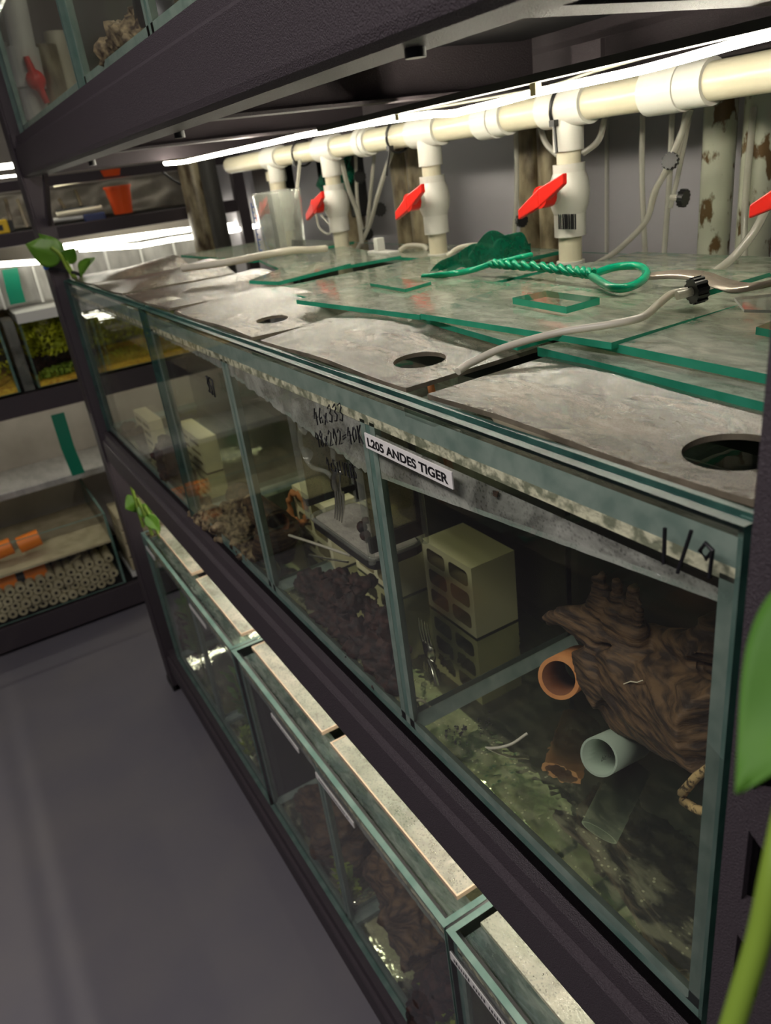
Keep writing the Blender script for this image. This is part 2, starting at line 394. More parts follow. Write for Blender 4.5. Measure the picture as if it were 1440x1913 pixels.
def organic(name, chains, mat, parent=None, voxel=.012, amp=.01, freq=14, balls=(), seed=0, stretch=(1, 1, 1)):
    """weathered wood: limbs merged into one skin, then roughened"""
    mb = MB()
    for pts, r in chains: mb.tube(pts, r, 10, True)
    for c, r in balls: mb.ball(c, r, 12)
    me = bpy.data.meshes.new('t'); me.from_pydata([W(p) for p in mb.v], [], mb.f)
    o = bpy.data.objects.new('t', me); col.objects.link(o)
    md = o.modifiers.new('r', 'REMESH'); md.mode = 'VOXEL'; md.voxel_size = voxel*U
    dg = bpy.context.evaluated_depsgraph_get(); e = bpy.data.meshes.new_from_object(o.evaluated_get(dg))
    bpy.data.objects.remove(o); bpy.data.meshes.remove(me)
    nv = []
    for v in e.vertices:
        p = v.co/U; q = Vector((p.x*stretch[0], p.y*stretch[1], p.z*stretch[2]))*freq+Vector((seed*7.1, 0, 0))
        d = noise.fractal(q, .9, 2.0, 4)*amp+noise.ridged_multi_fractal(q*.6, .9, 2., 3, .8, 2.)*amp*.4-amp*.3
        c = p+v.normal*d; nv.append((c.x, c.y, c.z+FLOOR))
    out = MB(); out.add(nv, [tuple(p.vertices) for p in e.polygons], 0, True); bpy.data.meshes.remove(e)
    return out.build(name, mat, parent)

# ------------------------------------------------------------------ room
struct('floor', MB().box(-8.2, 4, -6, 2.1, FLOOR-.1, FLOOR), M['floor'])
struct('wall_back', MB().box(-8.2, 4, 2.0, 2.1, FLOOR, 3.1), M['wall'])
struct('wall_left', MB().box(-8.3, -8.2, -6, 2.1, FLOOR, 3.1), M['bench'])
struct('ceiling', MB().box(-8.2, 4, -6, 2.1, 3.1, 3.2), M['ceil'])

# ------------------------------------------------------------------ main rack
XL, XR = -4.80, 1.9            # tank row; the rack runs on past the frame on the near side
YF, YB = -.05, 1.66
rack = thing('steel_rack', (-1.6, .8, FLOOR), 'tall black powder coated steel rack carrying three rows of glass aquariums', 'rack')
def beam_profile(y_out, s):
    # front face, rounded lower edge, return flange, and the stepped ledge the tanks sit on (depth, height)
    pr = [(.0, -.060), (.0, -.190), (.004, -.206), (.016, -.218), (.12, -.218), (.12, -.208), (.022, -.206), (.012, -.19), (.012, -.07), (.028, -.052), (.028, -.004), (.20, -.004), (.20, .0), (.022, .0), (.018, -.045), (.006, -.052)]
    return [(y_out+s*a, b) for a, b in pr]
TIERS = [-1.0, .815]
for zt in TIERS+[-2.82]:
    for yo, s in ((YF, 1), (YB, -1)):
        o = MB().prism(beam_profile(yo, s), lambda a, b, d, zt=zt: (-4.80+d, a, zt+b), 6.6).build('beam', M['steel'], rack)
    for xs in (-4.85, 1.9):
        MB().box(xs, xs+.05, YF+.05, YB-.05, zt-.21, zt-.0).build('side_beam', M['steel'], rack)
    if zt > -2:
        for xc in (-3.5, -2.13, -.6, .75):
            b = MB()
            b.prism([(0, -.010), (0, -.18), (.012, -.195), (.10, -.195), (.10, -.185), (.02, -.18), (.012, -.17), (.012, -.010)], lambda a, bb, d, xc=xc, zt=zt: (xc+a, .13+d, zt+bb), 1.42)
            b.build('cross_bar', M['steel'], rack)
        # rivet bosses under the front beam
        if zt > 0:
            for px, py in ((775, 92), (335, 250), (172, 304)):
                p = atz(px, py, zt-.22)
                MB().cyl((p[0], p[1], zt-.20), (p[0], p[1], zt-.232), .017, 12).build('rivet', M['black'], rack)
            MB().box(-1.80, -1.66, 1.45, 1.47, .60, .72).build('gusset', M['steel'], rack)
    # the ledge board under the tank row
    MB().box(-4.78, 1.88, .16, YB-.16, zt-.03, zt-.012).build('shelf_board', M['board'], rack)
# posts: angle section, the near front one seen with its slots
def slotted_post(x0, x1, y0, ydep, slots, name='post'):
    mb = MB(); z = FLOOR-.0; th = .012
    def quad(a, b, c, d): mb.add([a, b, c, d], [(0, 1, 2, 3)])
    edges = []; cz = FLOOR
    for k, zc in enumerate(slots):
        h = .052; za, zb = zc-.098, zc+.098
        quad((x0, y0, cz), (x1, y0, cz), (x1, y0, za), (x0, y0, za)) if za-cz > 1e-4 else None
        m = .5*(x0+x1); w = .019
        hole = [(m-w, zc-h-.012), (m+w, zc-h+.012), (m+w, zc+h-.014), (m-w, zc+h+.014)]
        outer = [(x0, za), (x1, za), (x1, zb), (x0, zb)]
        for i in range(4):
            j = (i+1) % 4
            quad((outer[i][0], y0, outer[i][1]), (outer[j][0], y0, outer[j][1]), (hole[j][0], y0, hole[j][1]), (hole[i][0], y0, hole[i][1]))
            quad((hole[i][0], y0, hole[i][1]), (hole[j][0], y0, hole[j][1]), (hole[j][0], y0+th, hole[j][1]), (hole[i][0], y0+th, hole[i][1]))
        cz = zb
    quad((x0, y0, cz), (x1, y0, cz), (x1, y0, 2.9), (x0, y0, 2.9))
    mb.box(x0-.001, x0+th, y0+.0005, ydep, FLOOR, 2.9)
    mb.box(x1, x1+.001, y0, y0+th, FLOOR, 2.9)
    return mb
slots = [-3.05+.2*k for k in range(29)]
slotted_post(.052, .156, YF-.012, .10, [z_ for z_ in slots]).build('post', M['steel'], rack)
slotted_post(.056, .162, .0, .02, []).build('post_inner_shade', M['slotdark'], rack)  # dark sheet stands in for the shade inside the slotted post
for x0, x1 in ((-4.98, -4.80),):
    MB().box(x0, x1, YF-.012, YF+.0, FLOOR, 2.9).box(x1-.012, x1, YF, .05, FLOOR, 2.9).build('post', M['steel'], rack, bevel=.004)
MB().box(-4.98, -4.81, YB+.0, YB+.02, FLOOR, 2.9).box(-4.822, -4.81, YB-.1, YB, FLOOR, 2.9).build('post', M['steel'], rack)
MB().box(-4.99, -4.80, YF-.02, .07, FLOOR, FLOOR+.05).build('post_foot', M['black'], rack)
# diagonal corner brace under the upper shelf, far end
a, b = Vector((-4.80, .0, .34)), Vector((-4.42, .0, .60))
d = (b-a)
MB().obox((a+b)/2+Vector((0, .02, 0)), d/2, (0, .012, 0), Vector((-d.z, 0, d.x)).normalized()*.022).build('corner_brace', M['steel'], rack)
# small black post cap / bracket at the upper far corner
MB().box(-4.80, -4.745, YF-.006, YF+.02, .755, .83).build('bracket', M['steel'], rack)

# ------------------------------------------------------------------ aquariums
T = .022   # glass thickness
def aquarium(label, x0, x1, zt, h, dividers, backed=True, group=None, y1=1.6, brace=True, fog_front=True, floor_mat='mirror',
             water=True, edge='edge', ybk=.625):
    zb = zt-h
    a = thing('aquarium', ((x0+x1)/2, .8, zb), label, 'aquarium', group)
    g = [M['glass'], M[edge]]
    MB().box(x0, x1, 0, T, zb, zt, 0, 1).build('front_pane', [M['glass'], M['edge_dark']] if water else g, a)
    MB().box(x0, x1, y1-T, y1, zb, zt, 0, 1).build('back_pane', g, a)
    for xe in (x0, x1-T):
        MB().box(xe, xe+T, T, y1-T, zb, zt, 0, 1).build('end_pane', g, a)
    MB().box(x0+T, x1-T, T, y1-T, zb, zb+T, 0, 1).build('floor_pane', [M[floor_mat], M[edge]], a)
    if backed:
        MB().box(x0, x1, y1, y1+.006, zb, zt-.05).build('black_backing', M['vinyl'], a)
    sil = MB(); w = .028
    xs = [x0+T]+[d_ for d_ in dividers]+[x1-T]
    for xe, s in [(x0+T, 1), (x1-T, -1)]+[(d_, q) for d_ in dividers for q in (-1, 1)]:
        o_ = 0 if xe in (x0+T, x1-T) else q_off
        xx = xe+s*o_
        sil.prism([(xx, T), (xx+s*w*.8, T), (xx, T+w)], lambda p, q, d, zb=zb: (p, q, zb+T+d), h-.09-T)
        sil.prism([(xx, zb+T), (xx+s*w, zb+T), (xx, zb+T+w)], lambda p, q, d: (p, T+d, q), y1-2*T)
    for yy, s in ((T, 1), (y1-T, -1)):
        sil.prism([(yy, zb+T), (yy+s*w, zb+T), (yy, zb+T+w)], lambda p, q, d: (x0+T+d, p, q), (x1-x0)-2*T)
    sil.build('silicone_seam', M['silicone'], a)
    for d_ in dividers:
        MB().box(d_-T/2, d_+T/2, T+.0015, ybk if water else y1-T, zb+T, zt-.077, 0, 1).build('divider', g, a)
    if brace:
        for yy in (T, y1-T-.12):
            MB().box(x0+T, x1-T, yy, yy+.12, zt-.075, zt-.053, 0, 1).build('rim_brace', [M['rimglass'], M['silicone']], a)
        MB().prism([(T, zt-.075), (T+.03, zt-.075), (T+.006, zt-.096), (T, zt-.098)], lambda p, q, d: (x0+T+d, p, q), (x1-x0)-2*T).build('brace_bead', M['bead'], a)
        MB().prism([(T, zt-.053), (T+.022, zt-.053), (T, zt-.03)], lambda p, q, d: (x0+T+d, p, q), (x1-x0)-2*T).build('brace_bead', M['silicone'], a)
    if water:
        n = 24
        MB().box(x0+T+.002, x1-T-.002, ybk, ybk+.008, zb+T+.001, zt-.26).build('black_background', M['vinyl'], a)
        for i in range(len(xs)-1):
            xa, xb = xs[i]+T*.6, xs[i+1]-T*.6
            wz = zt-.205
            mb = MB(); mb.box(xa, xb, T+.001, ybk-.002, zb+T+.001, wz)
            mb.build('water', M['water'], a)
    return a
q_off = T/2
near = aquarium('long three compartment aquarium in the middle row, cover glasses heaped along its top', -2.885, 0, 0, 1.0, [-1.945, -.98])
far = aquarium('shorter aquarium at the far end of the middle row beside the rack post', -4.775, -2.905, 0, 1.0, [], backed=True)
lowA = aquarium('bottom row aquarium at the far end with green plants and a sprouting cutting', -4.62, -2.80, -1.72, 1.08, [-3.65], water=False)
lowB = aquarium('bottom row aquarium in the middle with driftwood and a tan bead around its cover', -2.79, -.895, -1.72, 1.08, [-1.87], water=False)
lowC = aquarium('bottom row aquarium nearest the camera with a printed name strip on its front', -.885, 1.0, -1.72, 1.08, [], water=False)
upA = aquarium('upper aquarium left of the black gap, standing over the far post', -4.765, -2.955, 1.815, 1.0, [], backed=False, floor_mat='glass', water=False)
upB = aquarium('upper aquarium right of the black gap with brown roots and a black sponge', -2.935, -.2, 1.815, 1.0, [-1.96], backed=True, floor_mat='glass', water=False)
for x, z0, z1 in ((-2.895, -1.0, -.0),): MB().box(x-.006, x+.006, .002, .03, z0, z1-.002).build('gap_strip', M['vinyl'], far)
MB().box(-2.952, -2.938, .002, .03, .815, 1.8).build('gap_strip', M['vinyl'], upA)
MB().box(-2.8, -2.79, .004, 1.5, -2.8, -1.722).build('gap_strip', M['vinyl'], lowA)
MB().box(-.895, -.885, .004, 1.5, -2.8, -1.722).build('gap_strip', M['vinyl'], lowB)
# dark strips stand in for the shaded gap behind the front panes' top edge
for t_, x0, x1 in ((lowA, -4.59, -2.81), (lowB, -2.78, -.90), (lowC, -.87, .9)):
    MB().box(x0, x1, T+.001, T+.020, -1.775, -1.745).build('rim_gap_shade', M['vinyl'], t_)
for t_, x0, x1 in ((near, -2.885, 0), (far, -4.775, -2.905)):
    MB().box(x0, x1, .0255, .036, -.022, .006).build('rim_shadow_strip', M['edge_dark'], t_)
# condensation on the inner face of the front panes, its lower edge following the water line of each compartment
def cond(t_, x0, x1, za, zb, zc=-.115, n=60, jag=0.004):
    rnd = random.Random(int(abs(x0)*100)); top = [(x0+(x1-x0)*i/n, zc) for i in range(n+1)]
    bot = [(x0+(x1-x0)*i/n, za+(zb-za)*i/n+rnd.uniform(-jag, jag)) for i in range(n+1)]
    mb = MB(); y = T+.002
    for i in range(n):
        mb.add([(top[i][0], y, top[i][1]), (top[i+1][0], y, top[i+1][1]), (bot[i+1][0], y, bot[i+1][1]), (bot[i][0], y, bot[i][1])], [(0, 1, 2, 3)])
        mb.add([(bot[i][0], y, bot[i][1]), (bot[i+1][0], y, bot[i+1][1]), (bot[i+1][0], y+.007, bot[i+1][1]+.006), (bot[i][0], y+.007, bot[i][1]+.006)], [(0, 1, 2, 3)], 1)
    mb.build('condensation', [M['film'], M['silicone']], t_)
cond(near, -.955, -.03, -.225, -.135, jag=.0005)
cond(near, -1.92, -1.0, -.135, -.235, zc=-.10, jag=.006)
cond(near, -2.86, -1.97, -.105, -.125, zc=-.09, jag=.004)
cond(far, -4.74, -2.94, -.12, -.11, zc=-.09)
for t_, x0, x1 in ((lowA, -4.59, -3.67), (lowA, -3.63, -2.83), (lowB, -2.76, -1.89), (lowB, -1.85, -.92), (lowC, -.86, .5)):
    cond(t_, x0, x1, -1.86, -1.86, zc=-1.80)

# --- writing on the front glass
ink = MB()
handwriting(ink, '46x333', -1.222, -.150, .044, .030, -.002, .30, r=.0018, seed=2)
handwriting(ink, '98x202=4OK', -1.235, -.213, .042, .0275, -.002, .30, r=.0018, seed=3)
handwriting(ink, '4xSILVERS', -1.190, -.262, .036, .019, -.002, .12, r=.0015, seed=4)
ink.build('marker_writing', M['ink'], near)
ink = MB(); handwriting(ink, '1/9', -.128, -.100, .055, .033, -.002, .12, r=.0030, seed=5); ink.build('marker_writing', M['ink'], near)
ink = MB(); handwriting(ink, '357', -2.115, -.225, .062, .026, -.002, -.1, r=.0026, seed=6); ink.build('marker_writing', M['ink'], near)
# faint marks on the floor glass of the near compartment
lab = thing('name_strip', (-.78, -.003, -.137), 'white name strip with bold black capitals on the front of the middle aquarium', 'label')
MB().box(-.950, -.611, -.0035, -.0005, -.1395, -.1035).build('strip', M['label'], lab)
text('lettering', 'L205 ANDES TIGER', (-.939, -.0042, -.1320), (1, 0, 0), (0, 0, 1), .0205, M['ink'], lab, True, width=.315)
def low_strip(x0, x1, z0, z1, label, s=None):
    t_ = thing('name_strip', ((x0+x1)/2, -.003, z0), label, 'label', 'name strips on the bottom row')
    MB().box(x0, x1, -.0035, -.0005, z0, z1).build('strip', M['label'], t_)
    if s:    # print too small to read: a row of short dark marks
        mb = MB(); rnd = random.Random(s); x = x0+.02
        while x < x1-.03:
            w = rnd.uniform(.004, .008)
            if rnd.random() > .15: mb.box(x, x+w, -.0043, -.0036, z0+.010, z1-.010-rnd.choice((0, .003)))
            x += w+.006
        mb.build('print_marks', M['ink'], t_)
low_strip(-.870, -.52, -1.835, -1.800, 'white name strip with tiny dark print at the bottom edge of the photo', 3)
low_strip(-1.83, -1.50, -1.83, -1.80, 'narrow pale name strip on the middle bottom aquarium, right of its divider', 4)
low_strip(-2.30, -2.00, -1.825, -1.80, 'narrow pale name strip on the middle bottom aquarium, left of its divider', 5)
low_strip(-3.55, -3.25, -1.825, -1.80, 'narrow pale name strip on the far bottom aquarium, right of its divider')
low_strip(-4.55, -4.33, -1.825, -1.795, 'short blank white strip at the far corner of the bottom row')

# --- covers on the bottom row
def low_cover(x0, x1, label, bead=True):
    t_ = thing('cover_sheet', ((x0+x1)/2, .8, -1.715), label, 'aquarium cover', 'covers on the bottom row')
    MB().box(x0, x1, .095, 1.5, -1.714, -1.700).build('sheet', M['lowfog'], t_)
    if bead:
        MB().box(x0, x1, .088, .094, -1.716, -1.698).box(x1, x1+.006, .088, 1.45, -1.716, -1.698).box(x0-.006, x0, .088, 1.45, -1.716, -1.698).build('edge_bead', M['tan'], t_)
low_cover(-4.58, -3.72, 'fogged cover over the far end of the bottom row, green cutting beside it')
low_cover(-3.62, -2.87, 'fogged cover on the far bottom aquarium right of its divider')
low_cover(-2.71, -1.92, 'tan edged fogged cover on the middle bottom aquarium, far half')
low_cover(-1.83, -.95, 'tan edged fogged cover with yellow glow on the middle bottom aquarium, near half')
low_cover(-.83, .9, 'droplet covered sheet on the bottom aquarium nearest the camera', False)

# ------------------------------------------------------------------ covers on the middle row
def sheet(label, x0, x1, y0, y1, hole=None, bow=.02, z0=.004, mat='sheet', group='fogged plastic front covers', tilt=0.0, lift=None):
    t_ = thing('cover_sheet', ((x0+x1)/2, (y0+y1)/2, 0), label, 'aquarium cover', group)
    def zf(x, y):
        u_, v_ = (x-x0)/(x1-x0), (y-y0)/(y1-y0)
        z = z0+bow*math.sin(math.pi*u_)*v_+tilt*v_+.004*math.sin(9*x+4*y)
        if lift: z += lift*(max(0, 1-u_*1.6)*v_)
        return z
    mb = MB(); th = .010
    nx, ny = 44, 28
    if hole:
        hx, hy, hr = hole; n = 64
        ang = [2*math.pi*i/n for i in range(n)]
        rings = []
        for k, q in enumerate((0, .06, .15, .3, .5, .75, 1.0)):
            ring = []
            for a_ in ang:
                ca, sa = math.cos(a_), math.sin(a_)
                tx = ((x1-hx) if ca > 0 else (x0-hx))/ca if abs(ca) > 1e-6 else 1e9
                ty = ((y1-hy) if sa > 0 else (y0-hy))/sa if abs(sa) > 1e-6 else 1e9
                R_ = min(abs(tx), abs(ty)); r_ = hr+(R_-hr)*q
                ring.append((hx+ca*r_, hy+sa*r_))
            rings.append(ring)
        for cx_, cy_ in ((x0, y0), (x1, y0), (x1, y1), (x0, y1)):   # snap the nearest outer vertex onto each corner
            j = min(range(n), key=lambda i: (rings[-1][i][0]-cx_)**2+(rings[-1][i][1]-cy_)**2); rings[-1][j] = (cx_, cy_)
        m = len(rings)
        vs = [(x, y, zf(x, y)+th) for r_ in rings for x, y in r_]+[(x, y, zf(x, y)) for r_ in rings for x, y in r_]
        fs = []; K = m*n
        for k in range(m-1):
            for i in range(n):
                j = (i+1) % n; q = (k*n+i, k*n+j, (k+1)*n+j, (k+1)*n+i); fs.append(q); fs.append(tuple(K+w for w in reversed(q)))
        for i in range(n):
            j = (i+1) % n; fs.append((i, K+i, K+j, j)); fs.append(((m-1)*n+i, (m-1)*n+j, K+(m-1)*n+j, K+(m-1)*n+i))
        mb.add(vs, fs, [0]*(len(fs)-2*n)+[1]*(2*n), False)
    else:
        mb.grid(nx, ny, lambda a, b: (x0+a*(x1-x0), y0+b*(y1-y0), zf(x0+a*(x1-x0), y0+b*(y1-y0))+th))
        mb.grid(nx, ny, lambda a, b: (x0+a*(x1-x0), y0+b*(y1-y0), zf(x0+a*(x1-x0), y0+b*(y1-y0))))
        for (fa, fb) in (((lambda t: (x0+t*(x1-x0), y0))), 0), (((lambda t: (x0+t*(x1-x0), y1))), 0), (((lambda t: (x0, y0+t*(y1-y0)))), 0), (((lambda t: (x1, y0+t*(y1-y0)))), 0):
            mb.grid(nx, 1, lambda a, b, f=fa: (*f(a), zf(*f(a))+th*b), 1)
    mb.build('sheet', [M[mat], M['rim']], t_)
    return t_, zf
s1, zf1 = sheet('fogged front cover with the large dark round hole, beside the near black post', -.745, -.02, .045, .46, (-.135, .162, .070), bow=.012)
s2, zf2 = sheet('fogged front cover with a round hole showing a brown twig, left of the nearest one', -1.63, -.825, .045, .45, (-.985, .185, .062), bow=.02, lift=.03)
s3, zf3 = sheet('fogged front cover with a narrow looking hole, third from the near black post', -2.50, -1.69, .045, .44, (-1.86, .185, .052), bow=.02, lift=.03)
s4, zf4 = sheet('bowed smoky cover at the gap between the two middle aquariums', -3.30, -2.58, .045, .60, None, bow=.04)
s5, zf5 = sheet('bowed smoky cover on the far aquarium, nearer half of it', -4.05, -3.36, .045, .62, None, bow=.055)
s6, zf6 = sheet('bowed smoky cover at the very far end beneath the green leaves', -4.72, -4.10, .045, .62, None, bow=.05)
# glass cross straps between the covers
for k, (x, nm) in enumerate(((-.782, 'nearest pair of front covers'), (-1.655, 'second pair of front covers'), (-2.54, 'third pair of front covers'))):
    p_ = near
    MB().box(x-.055, x+.055, T+.02, 1.5, -.052, -.034, 0, 1).build('cross_brace', [M['rimglass'], M['silicone']], near)

def plate(label, corners, z, th=.014, mat='fog_glass', group='glass cover plates', tilt=(0, 0), edge='edge_green'):
    xs = [c[0] for c in corners]; ys = [c[1] for c in corners]; cx_, cy_ = sum(xs)/len(xs), sum(ys)/len(ys)
    t_ = MB().prism(corners, lambda a, b, d: (a, b, z+d+tilt[0]*(a-cx_)+tilt[1]*(b-cy_)), th, 0, 1).build('cover_glass', [M[mat], M[edge]])
    return tag(t_, label, 'glass cover', group)
def zplate(label, pxs, z, **k):
    return plate(label, [atz(px, py, z+k.get('th', .014))[:2] for px, py in pxs], z, **k)
# nearest pair
plate('lower green edged cover plate next to the near post, under another plate', [(-.775, .36), (.02, .30), (.02, 1.22), (-.60, 1.22)], .022, tilt=(0, .02), th=.020)
plate('upper green edged cover plate next to the near post with a small glass tab', [(-.690, .40), (.02, .36), (.02, 1.30), (-.68, 1.30)], .050, tilt=(0, .02), th=.017)
# second pair
plate('lower green edged cover plate resting on the raised corner of the second front cover', [(-1.47, .41), (-.80, .325), (-.80, 1.2), (-1.47, 1.2)], .030)
zplate('upper green edged cover plate with a chunky square glass tab, middle of the row', [(785, 586), (1142, 640), (1390, 566), (975, 526)], .052)
# third pair
plate('lower green edged cover plate at the third compartment, dark green front edge', [(-2.36, .40), (-1.52, .36), (-1.52, 1.15), (-2.36, 1.15)], .028)
zplate('upper green edged cover plate with a thin square tab, left of the green net', [(553, 560), (783, 588), (977, 531), (760, 512)], .045)
# far ones
plate('wide cover plate on the far aquarium below the measuring jug', [(-3.45, .80), (-2.62, .62), (-2.55, 1.12), (-3.35, 1.25)], .028)
zplate('small cover plate whose green edge runs beneath the airline knob', [(465, 524), (520, 526), (655, 492), (560, 488)], .045)
plate('long cover plate along the back of the far aquarium', [(-4.6, .72), (-3.5, .78), (-3.5, 1.4), (-4.6, 1.4)], .028)
plate('rear cover plate behind the third compartment near the drain pipe', [(-2.9, 1.16), (-1.9, 1.18), (-1.9, 1.5), (-2.9, 1.5)], .012)
plate('rear cover plate behind the green net handle', [(-1.55, 1.08), (-.85, 1.12), (-.85, 1.52), (-1.55, 1.52)], .010)
plate('rear cover plate at the back corner next to the near post', [(-.75, 1.34), (.05, 1.34), (.05, 1.55), (-.75, 1.55)], .012)
# glass tabs
zplate('chunky square glass tab sparkling on the middle cover plate', [(957, 556), (1058, 573), (1120, 556), (1020, 543)], .070, th=.016, group='glass lifting tabs', mat='glass')
zplate('thin square glass tab on the cover plate left of the green net', [(691, 529), (757, 540), (805, 526), (740, 519)], .062, th=.010, group='glass lifting tabs', mat='fog_glass')
zplate('small dark edged glass tab cut off by the near black post', [(1412, 611), (1440, 616), (1470, 606), (1440, 600)], .068, th=.014, group='glass lifting tabs', mat='glass')
zplate('slim glass strip lying among the far cover plates near the mottled pillar', [(378, 486), (400, 492), (432, 487), (410, 482)], .045, th=.010, group='glass lifting tabs', mat='fog_glass')
# white translucent tray lying beside the ribbon
zplate('milky white plastic flap lying at the right edge beside the ribbon', [(1372, 556), (1390, 578), (1480, 580), (1480, 545)], .075, th=.006, mat='clearplastic', edge='label', group='loose flap')

# ------------------------------------------------------------------ overhead drain manifold
PY, PZ, PR = 1.28, .527, .050
man = thing('water_manifold', (-2.2, PY, PZ), 'cream PVC pipe running above the middle aquariums with white tees and valve drops', 'pipe')
MB().cyl((-4.9, PY, PZ), (.4, PY, PZ), PR, 28).build('main_pipe', M['pvc'], man)
drops = [-4.14, -3.42, -2.485, -1.642, -.72]
valves_px = []
for i, x in enumerate(drops):
    MB().cyl((x-.105, PY, PZ), (x+.105, PY, PZ), PR+.012, 28).cyl((x, PY, PZ), (x, PY, PZ-.135), .052, 24).build('tee_fitting', M['fitting'], man, bevel=.003)
    MB().cyl((x, PY, PZ-.12), (x, PY, -.14), .041, 22).build('drop_pipe', M['pvc'], man)
    vb = MB().cyl((x, PY, PZ-.175), (x, PY, .115), .055, 24).tube([(x, PY, .325), (x, PY, .30), (x, PY, .26), (x, PY, .22), (x, PY, .19)], [.055, .066, .071, .066, .055], 24)
    vb.cyl((x, PY, .26), (x-.005, PY-.095, .26), .032, 18)
    v = vb.build('ball_valve', M['fitting'], man)
    hy = PY-.108
    hb = MB().cyl((x, PY-.09, .26), (x, hy-.03, .26), .036, 18)
    for s_ in (-1, 1):
        d_ = Vector((.90, 0, .42))*s_
        c_ = Vector((x, hy-.02, .26))
        hb.add([c_+Vector((0, -.014, .030)), c_+Vector((0, .014, .030)), c_+Vector((0, .014, -.030)), c_+Vector((0, -.014, -.030)),
                c_+d_*.13+Vector((0, -.010, .017)), c_+d_*.13+Vector((0, .010, .017)), c_+d_*.13+Vector((0, .010, -.017)), c_+d_*.13+Vector((0, -.010, -.017))],
               [(0, 1, 2, 3), (4, 5, 6, 7), (0, 1, 5, 4), (1, 2, 6, 5), (2, 3, 7, 6), (3, 0, 4, 7)])
    hb.build('valve_handle', M['red'], v, bevel=.004)
    MB().cyl((x, PY, .03), (x, PY, -.06), .050, 22).build('lower_socket', M['fitting'], man)
for x, w in ((-2.04, .085), (-1.20, .115), (-3.02, .05)):
    MB().cyl((x-w*.8, PY, PZ), (x+w*.3, PY, PZ), PR+.016, 28).cyl((x+w*.3, PY, PZ), (x+w*1.1, PY, PZ), PR+.011, 28).build('coupling', M['fitting'], man, bevel=.004)
bm_ = MB()
bp = Vector((-1.605, PY-.0555, .165))
for k in range(9): bm_.box(bp.x-.035+k*.010, bp.x-.032+k*.010+(.002 if k % 3 == 0 else 0), bp.y-.001, bp.y+.004, .145, .195)
bm_.build('bar_marks', M['ink'], man)
# zip ties
def ziptie(name_label, x, tail, r=PR+.016):
    mb = MB(); n = 24
    pts = [(x+.010*math.sin(a*2*math.pi/n), PY+math.cos(2*math.pi*a/n)*r, PZ+math.sin(2*math.pi*a/n)*r) for a in range(n)]
    mb.tube(pts, .006, 6, closed=True)
    c_ = Vector((x+.01, PY-r*.9, PZ-.045))
    mb.obox(c_, (.012, 0, 0), (0, .012, 0), (0, 0, .010))
    mb.tube([c_, c_+Vector(tail)*.5, c_+Vector(tail)], .0055, 6)
    return tag(mb.build('zip_tie', M['black']), name_label, 'zip tie', 'black zip ties around the cream pipe')
ziptie('black zip tie above the valve drop with bar marks, tail hanging straight down', -1.655, (.02, -.01, -.09))
ziptie('black zip tie with slanting tail between the second and third valve drops', -2.72, (-.04, -.01, -.11))
ziptie('thin black zip tie on the pipe between the far two valve drops', -3.74, (.0, .0, -.02))

# ------------------------------------------------------------------ led strips
def led(label, path, mat, r=.0105, channel=None, group='rack lights', clips=()):
    p0 = path[len(path)//2]
    t_ = thing('led_strip', p0, label, 'light strip', group)
    MB().tube(path, r, 6).build('light_rope', M[mat], t_)
    if channel:
        (xa, ya, za), (xb, yb, zb) = channel
        A, B = Vector(channel[0]), Vector(channel[1]); d_ = (B-A)
        MB().obox((A+B)/2, d_/2, (0, .022, 0), (0, 0, .010)).build('channel', M['alu'], t_)
    for c_ in clips: MB().obox(c_, (.012, 0, 0), (0, .010, 0), (0, 0, .018)).build('clip', M['clip'], t_)
    return t_
px_led = [(1520, 47), (1440, 65), (1370, 83), (1300, 103), (1200, 130), (1100, 152), (1000, 173), (930, 192), (870, 206), (845, 212), (800, 214), (745, 222), (700, 229), (620, 243), (560, 254), (500, 268), (400, 290), (340, 303), (275, 304)]
LP = []
for px, py in px_led:
    p = aty(px, py, .86); LP.append(p)
LP = [(max(p[0], -4.74), p[1], p[2]) if p[0] > -4.9 else None for p in LP]; LP = [p for p in LP if p]
LP.append((-4.78, .80, .585))
led('bright white rope light sagging below the upper shelf above the cream pipe', [tuple(p) for p in catmull(LP, 3)], 'led', .010,
    (aty(1600, 5, .84), aty(600, 241, .84)), clips=[tuple(Vector(aty(1000, 165, .85))), tuple(Vector(aty(745, 214, .85)))])
zl = TIERS[0]-.25
led('rope light under the middle row of the main rack, over the bottom row', [(-4.5, .42, zl), (-3, .43, zl-.01), (-1.5, .42, zl), (.6, .43, zl)], 'led', .010)
led('rope light over the uppermost row of the main rack', [(-4.5, .8, 2.3), (-3, .8, 2.29), (-1.5, .8, 2.3), (1.2, .8, 2.3)], 'ledup', .010)
# thin white cable beside the channel
tag(MB().tube([tuple(p) for p in catmull([(-.5, 1.14, .63), (-1.3, 1.13, .604), (-1.62, 1.12, .586), (-2.4, 1.12, .60)], 6)], .0045, 6).build('led_cable', M['hose_white']), 'thin white cable drooping beside the aluminium light channel', 'cable')

